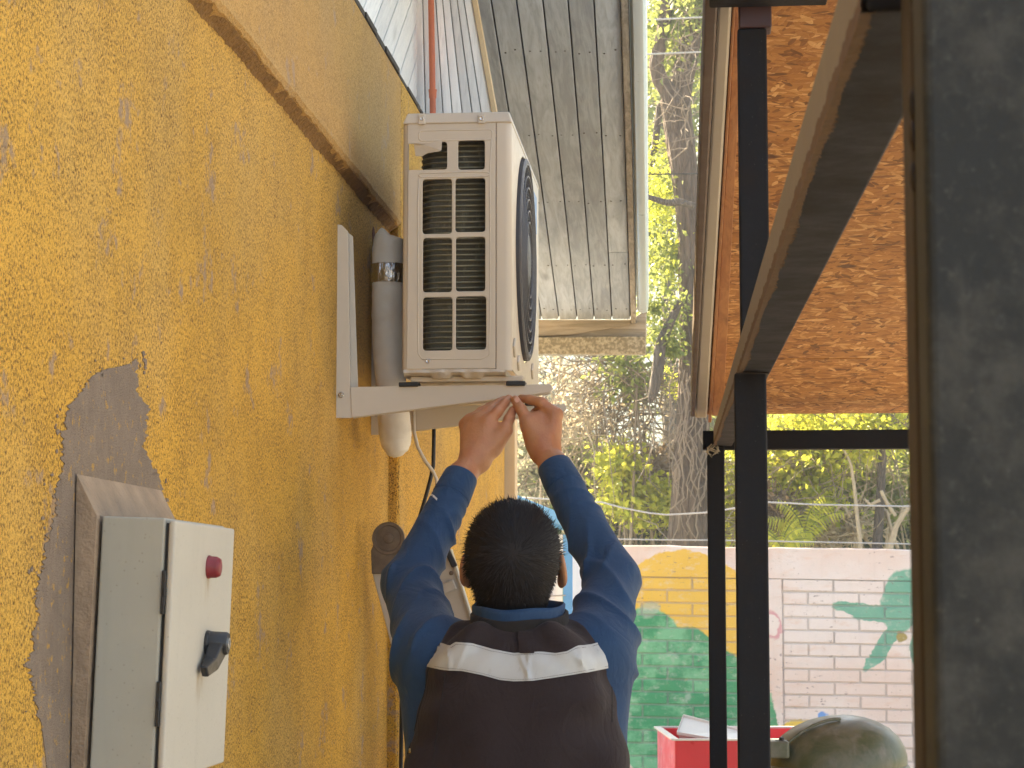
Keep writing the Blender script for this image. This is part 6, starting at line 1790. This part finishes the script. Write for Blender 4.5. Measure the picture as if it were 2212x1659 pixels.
def bandfold(s, t):
    v = 0.0012*rf(t*9+s*1.5)
    for (c0, sl_, w, am) in ((0.09,0.03,0.010,0.003),(0.20,-0.05,0.012,0.0025),(0.50,0.05,0.012,0.003),(0.56,-0.03,0.009,0.0028),(0.80,0.05,0.012,0.003),(0.85,-0.03,0.010,0.003)):
        x = t-c0-sl_*s; v += am*math.exp(-(x/w)**2)*math.sin(min(1, s*1.4+0.15)*math.pi*0.7)
    return v
gq = G('reflective_band'); pq = gq.pos()
cq = gq.mix(gq.noise(pq, 16, 4, 0.6), (0.47,0.48,0.47), (0.58,0.59,0.575))
cq = gq.mix(gq.math('MULTIPLY', gq.sstep(gq.noise(gq.map(pq, scale=(1,1,0.5)), 60, 4, 0.7), 0.58, 0.75), 0.35), cq, (0.30,0.29,0.27))
M['band'] = gq.done(cq, 0.5, gq.bump(gq.noise(pq, 500, 2), 0.25, 0.0008), Metallic=0.1)
band = drape('reflective_band', rows, M['band'], vest, bvv, 0.0016, 0.0012, bandfold)
# stitching along the band and the hanging loop
stt = MB(); O = Vector((0,0,ZC))
for (P, off) in ((topc, 4), (botc, -4)):
    m_ = 110
    for j in range(m_):
        a = lerp_pts(P, (j+0.15)/m_); b = lerp_pts(P, (j+0.75)/m_)
        pts = []
        for (px, py) in (a, b):
            d = ray(px, py+off).normalized(); hit, nn, _, _ = bvv.ray_cast(O, d)
            if hit is None: break
            pts.append(hit-d*0.0042)
        if len(pts) == 2: stt.tube(pts, 0.00045, 4)
tag(obj('stitching', stt, M['vest_cloth'], band), kind='stuff')
lo_ = [[(1119+(31)*t/4.0*1.0+ (4*s), 1366+46*s) for t in range(5)] for s in [i/6 for i in range(7)]]
drape('hanging_loop', lo_, M['vest_cloth'], vest, bvv, 0.003, 0.0015, lambda s, t: 0.002*math.sin(s*math.pi))
drape('side_snap', [[(884,1617),(888,1617)],[(884,1627),(888,1627)]], M['steel'], vest, bvv, 0.001, 0.0005)
# piping along the armholes
for side_ in (0, 1):
    pts = []
    for r in range(1392, 1640, 12):
        z = PV(1100, r, 3.95)[2]; x = float(np.interp(z, rowsz, lx if side_ == 0 else rx_))+(0.005 if side_ == 0 else -0.005)
        hit, nn, _, _ = bvv.ray_cast(Vector((x, 3.3, z)), Vector((0,1,0)))
        if hit is not None: pts.append(hit+Vector((0,-0.0002,0)))
    if len(pts) > 3: obj('armhole_seam', MB().tube(pts, 0.0016, 6), M['vest_collar'], vest, smooth=True)
# centre-back panel seams
for (p0, p1) in (((962,1452),(930,1680)), ((1322,1450),(1322,1560))):
    pts = []
    for i in range(14):
        t = i/13; d = ray(p0[0]+(p1[0]-p0[0])*t, p0[1]+(p1[1]-p0[1])*t).normalized(); hit, nn, _, _ = bvv.ray_cast(O, d)
        if hit is not None: pts.append(hit-d*0.0002)
    if len(pts) > 3: obj('panel_seam', MB().tube(pts, 0.0011, 5), M['vest_collar'], vest, smooth=True)
# collars: standing bands swept round the neck
def collar(name, cx, cy_, zb, rx0, ry0, rx1, ry1, h, tiltz, mat, parent, th=0.007):
    mb = MB(); n = 64; c = PV(cx, cy_, 4.008)
    prof = [(0.0, 0.0), (0.35, 0.25), (0.75, 0.85), (1.0, 1.0)]
    ring = []
    for (hh_, f) in prof: ring.append((hh_*h, rx0+(rx1-rx0)*f, ry0+(ry1-ry0)*f))
    inner = [(hh_, a-th, b-th) for (hh_, a, b) in ring[::-1]]
    ring = ring+[(h+0.003, ring[-1][1]-th*0.5, ring[-1][2]-th*0.5)]+inner
    for (hh_, a, b) in ring:
        for k in range(n):
            t = 2*math.pi*k/n
            mb.v.append((c[0]+a*math.cos(t), c[1]+b*math.sin(t), c[2]+hh_+tiltz*math.sin(t)+0.0015*math.sin(5*t+hh_*40)))
    m = len(ring)
    for i in range(m):
        for k in range(n): mb.f.append((i*n+k, i*n+(k+1) % n, ((i+1) % m)*n+(k+1) % n, ((i+1) % m)*n+k))
    return obj(name, mb, mat, parent, smooth=True, auto=70)
collar('shirt_collar', 1120, 1338, 0, 0.083, 0.080, 0.0865, 0.080, 0.026, 0.010, M['blue_cloth'], shirt)
collar('vest_collar', 1122, 1360, 0, 0.092, 0.092, 0.0905, 0.087, 0.030, 0.016, M['vest_collar'], vest, 0.008)

# hair: cap with thousands of short strands swirling from the crown
hr = Field((Hc[0]-0.14, Hc[1]-0.16, Hc[2]-0.16), (Hc[0]+0.14, Hc[1]+0.16, Hc[2]+0.16), 0.003)
hr.ell(hp_(0,-0.010,0.010), (0.0845,0.102,0.101), 0.0, tilt)
hr.ell(hp_(0,-0.052,-0.062), (0.062,0.048,0.062), 0.03, tilt)
X, Y, Z = hr.grid(); Rm = np.array(tilt.transposed())
lx_, ly_, lz_ = [Rm[i,0]*(X-Hc[0])+Rm[i,1]*(Y-Hc[1])+Rm[i,2]*(Z-Hc[2]) for i in range(3)]
# hairline: keep behind a plane running from forehead to the front of the ears, and above the nape
pl = np.maximum((ly_-0.030)*0.82+(0.045-lz_)*0.57, -(lz_+0.112)).astype(np.float32)
pl = np.minimum(pl, np.where(ly_ < -0.02, -(lz_+0.112), 9).astype(np.float32))
hr.a = np.maximum(hr.a, pl)
V, F = hr.mesh(); V = relax(V, F, 2)
def mat_hair():
    g = G('black_hair'); r = g.island()
    c = g.mix(r, (0.005,0.004,0.0035), (0.020,0.014,0.011))
    return g.done(c, 0.55, None, **{'Specular IOR Level': 0.25})
M['hair'] = mat_hair()
hair = np_obj('hair', V, F, M['hair'], man, smooth=True)
N = normals(V, F)
wh = np.array(hp_(0.012,-0.085,0.055)); wh = Hc+(wh-Hc)
sel = rng.choice(len(V), size=15000)
B = V[sel]+rng.normal(size=(len(sel),3))*0.0015; Nn = N[sel]
axis = unit((wh-Hc)[None,:])[0]
rel = B-wh; tang = rel-(rel*Nn).sum(1, keepdims=True)*Nn; dist = np.linalg.norm(rel, axis=1, keepdims=True)
flow = unit(unit(tang)+0.35*np.exp(-dist/0.05)*np.cross(Nn, unit(tang))+rng.normal(size=B.shape)*0.20)
ok = np.ones(len(B), bool)
near = (dist[:,0] < 0.017) & (rng.random(len(B)) < 0.75); ok &= ~near
loc = (B-Hc)@np.array(tilt)
nape = (loc[:,2] < -0.07) & (rng.random(len(B)) < 0.5); ok &= ~nape
B, Nn, flow, loc = B[ok], Nn[ok], flow[ok], loc[ok]
Ln = np.where(loc[:,2:3] < -0.045, 0.007, np.where(loc[:,2:3] < 0.0, 0.012, 0.019))*rng.uniform(0.6,1.3,size=(len(B),1))
lift = np.where(loc[:,2:3] < -0.03, 0.08, 0.14)*rng.uniform(0.5,1.3,size=(len(B),1))
mid = B+flow*Ln*0.5+Nn*Ln*lift*0.8; tip = B+flow*Ln+Nn*Ln*lift
sd = unit(np.cross(flow, Nn))*0.0008
VV = np.stack([B-sd, B+sd, mid+sd*0.8, mid-sd*0.8, tip], 1).reshape(-1,3); i5 = np.arange(len(B))*5
FF = np.concatenate([np.stack([i5,i5+1,i5+2],1), np.stack([i5,i5+2,i5+3],1), np.stack([i5+3,i5+2,i5+4],1)])
so = np_obj('hair_strands', VV, FF, M['hair'], hair); tag(so, kind='stuff')
for s in (-1, 1):
    obj('eyebrow', MB().tube([hp_(s*0.014,0.099,0.024), hp_(s*0.030,0.098,0.029), hp_(s*0.046,0.086,0.024)], [0.0028,0.003,0.0012], 6), M['hair'], bo, smooth=True)

# trousers and shoes, below the frame
tr_ = Field((-0.65, 3.75, 0.02), (0.0, 4.30, 1.12), 0.010)
hipc = np.array([Hc[0], 4.0, 0.98])
tr_.cone(hipc+np.array([-0.05,0,0]), hipc+np.array([0.05,0,0]), 0.135, 0.135, 0.0, sy=1.1)
for s in (-1, 1):
    hp2 = hipc+np.array([s*0.085,0,-0.08]); kn = hipc+np.array([s*0.11,0.02,-0.50]); an = hipc+np.array([s*0.12,-0.01,-0.88])
    tr_.cone(hp2, kn, 0.10, 0.072, 0.03); tr_.cone(kn, an, 0.072, 0.062, 0.02)
V, F = tr_.mesh(); V = relax(V, F, 2); np_obj('trousers', V, F, M['vest_cloth'], man, smooth=True)
for s in (-1, 1):
    f_ = Field((Hc[0]+s*0.12-0.09, 3.88, 0.0), (Hc[0]+s*0.12+0.09, 4.28, 0.16), 0.007)
    f_.cone((Hc[0]+s*0.12,3.98,0.055), (Hc[0]+s*0.125,4.14,0.045), 0.045, 0.042, 0.0); f_.cone((Hc[0]+s*0.12,3.99,0.06), (Hc[0]+s*0.12,3.99,0.12), 0.045, 0.05, 0.02)
    Zs = f_.grid()[2]; f_.a = np.maximum(f_.a, np.broadcast_to((0.008-Zs).astype(np.float32), f_.a.shape))
    V, F = f_.mesh(); V[:,2] = np.maximum(V[:,2]-0.007, 0.001); np_obj('shoe', V, F, M['rubber'], man, smooth=True)

# ------------------------------------------------------------------ thin haze over the valley
hz = bpy.data.materials.new('haze_air'); hz.use_nodes = True
for n_ in list(hz.node_tree.nodes):
    if n_.type == 'BSDF_PRINCIPLED': hz.node_tree.nodes.remove(n_)
pv = hz.node_tree.nodes.new('ShaderNodeVolumePrincipled')
pv.inputs['Color'].default_value = (0.80, 0.88, 0.97, 1)
pv.inputs['Density'].default_value = 0.0045
pv.inputs['Anisotropy'].default_value = 0.25
hz.node_tree.links.new(pv.outputs[0], [n for n in hz.node_tree.nodes if n.type == 'OUTPUT_MATERIAL'][0].inputs['Volume'])
tag(obj('haze', MB().box(-112, 112, -42, 152, -1.6, 52), hz), kind='stuff')
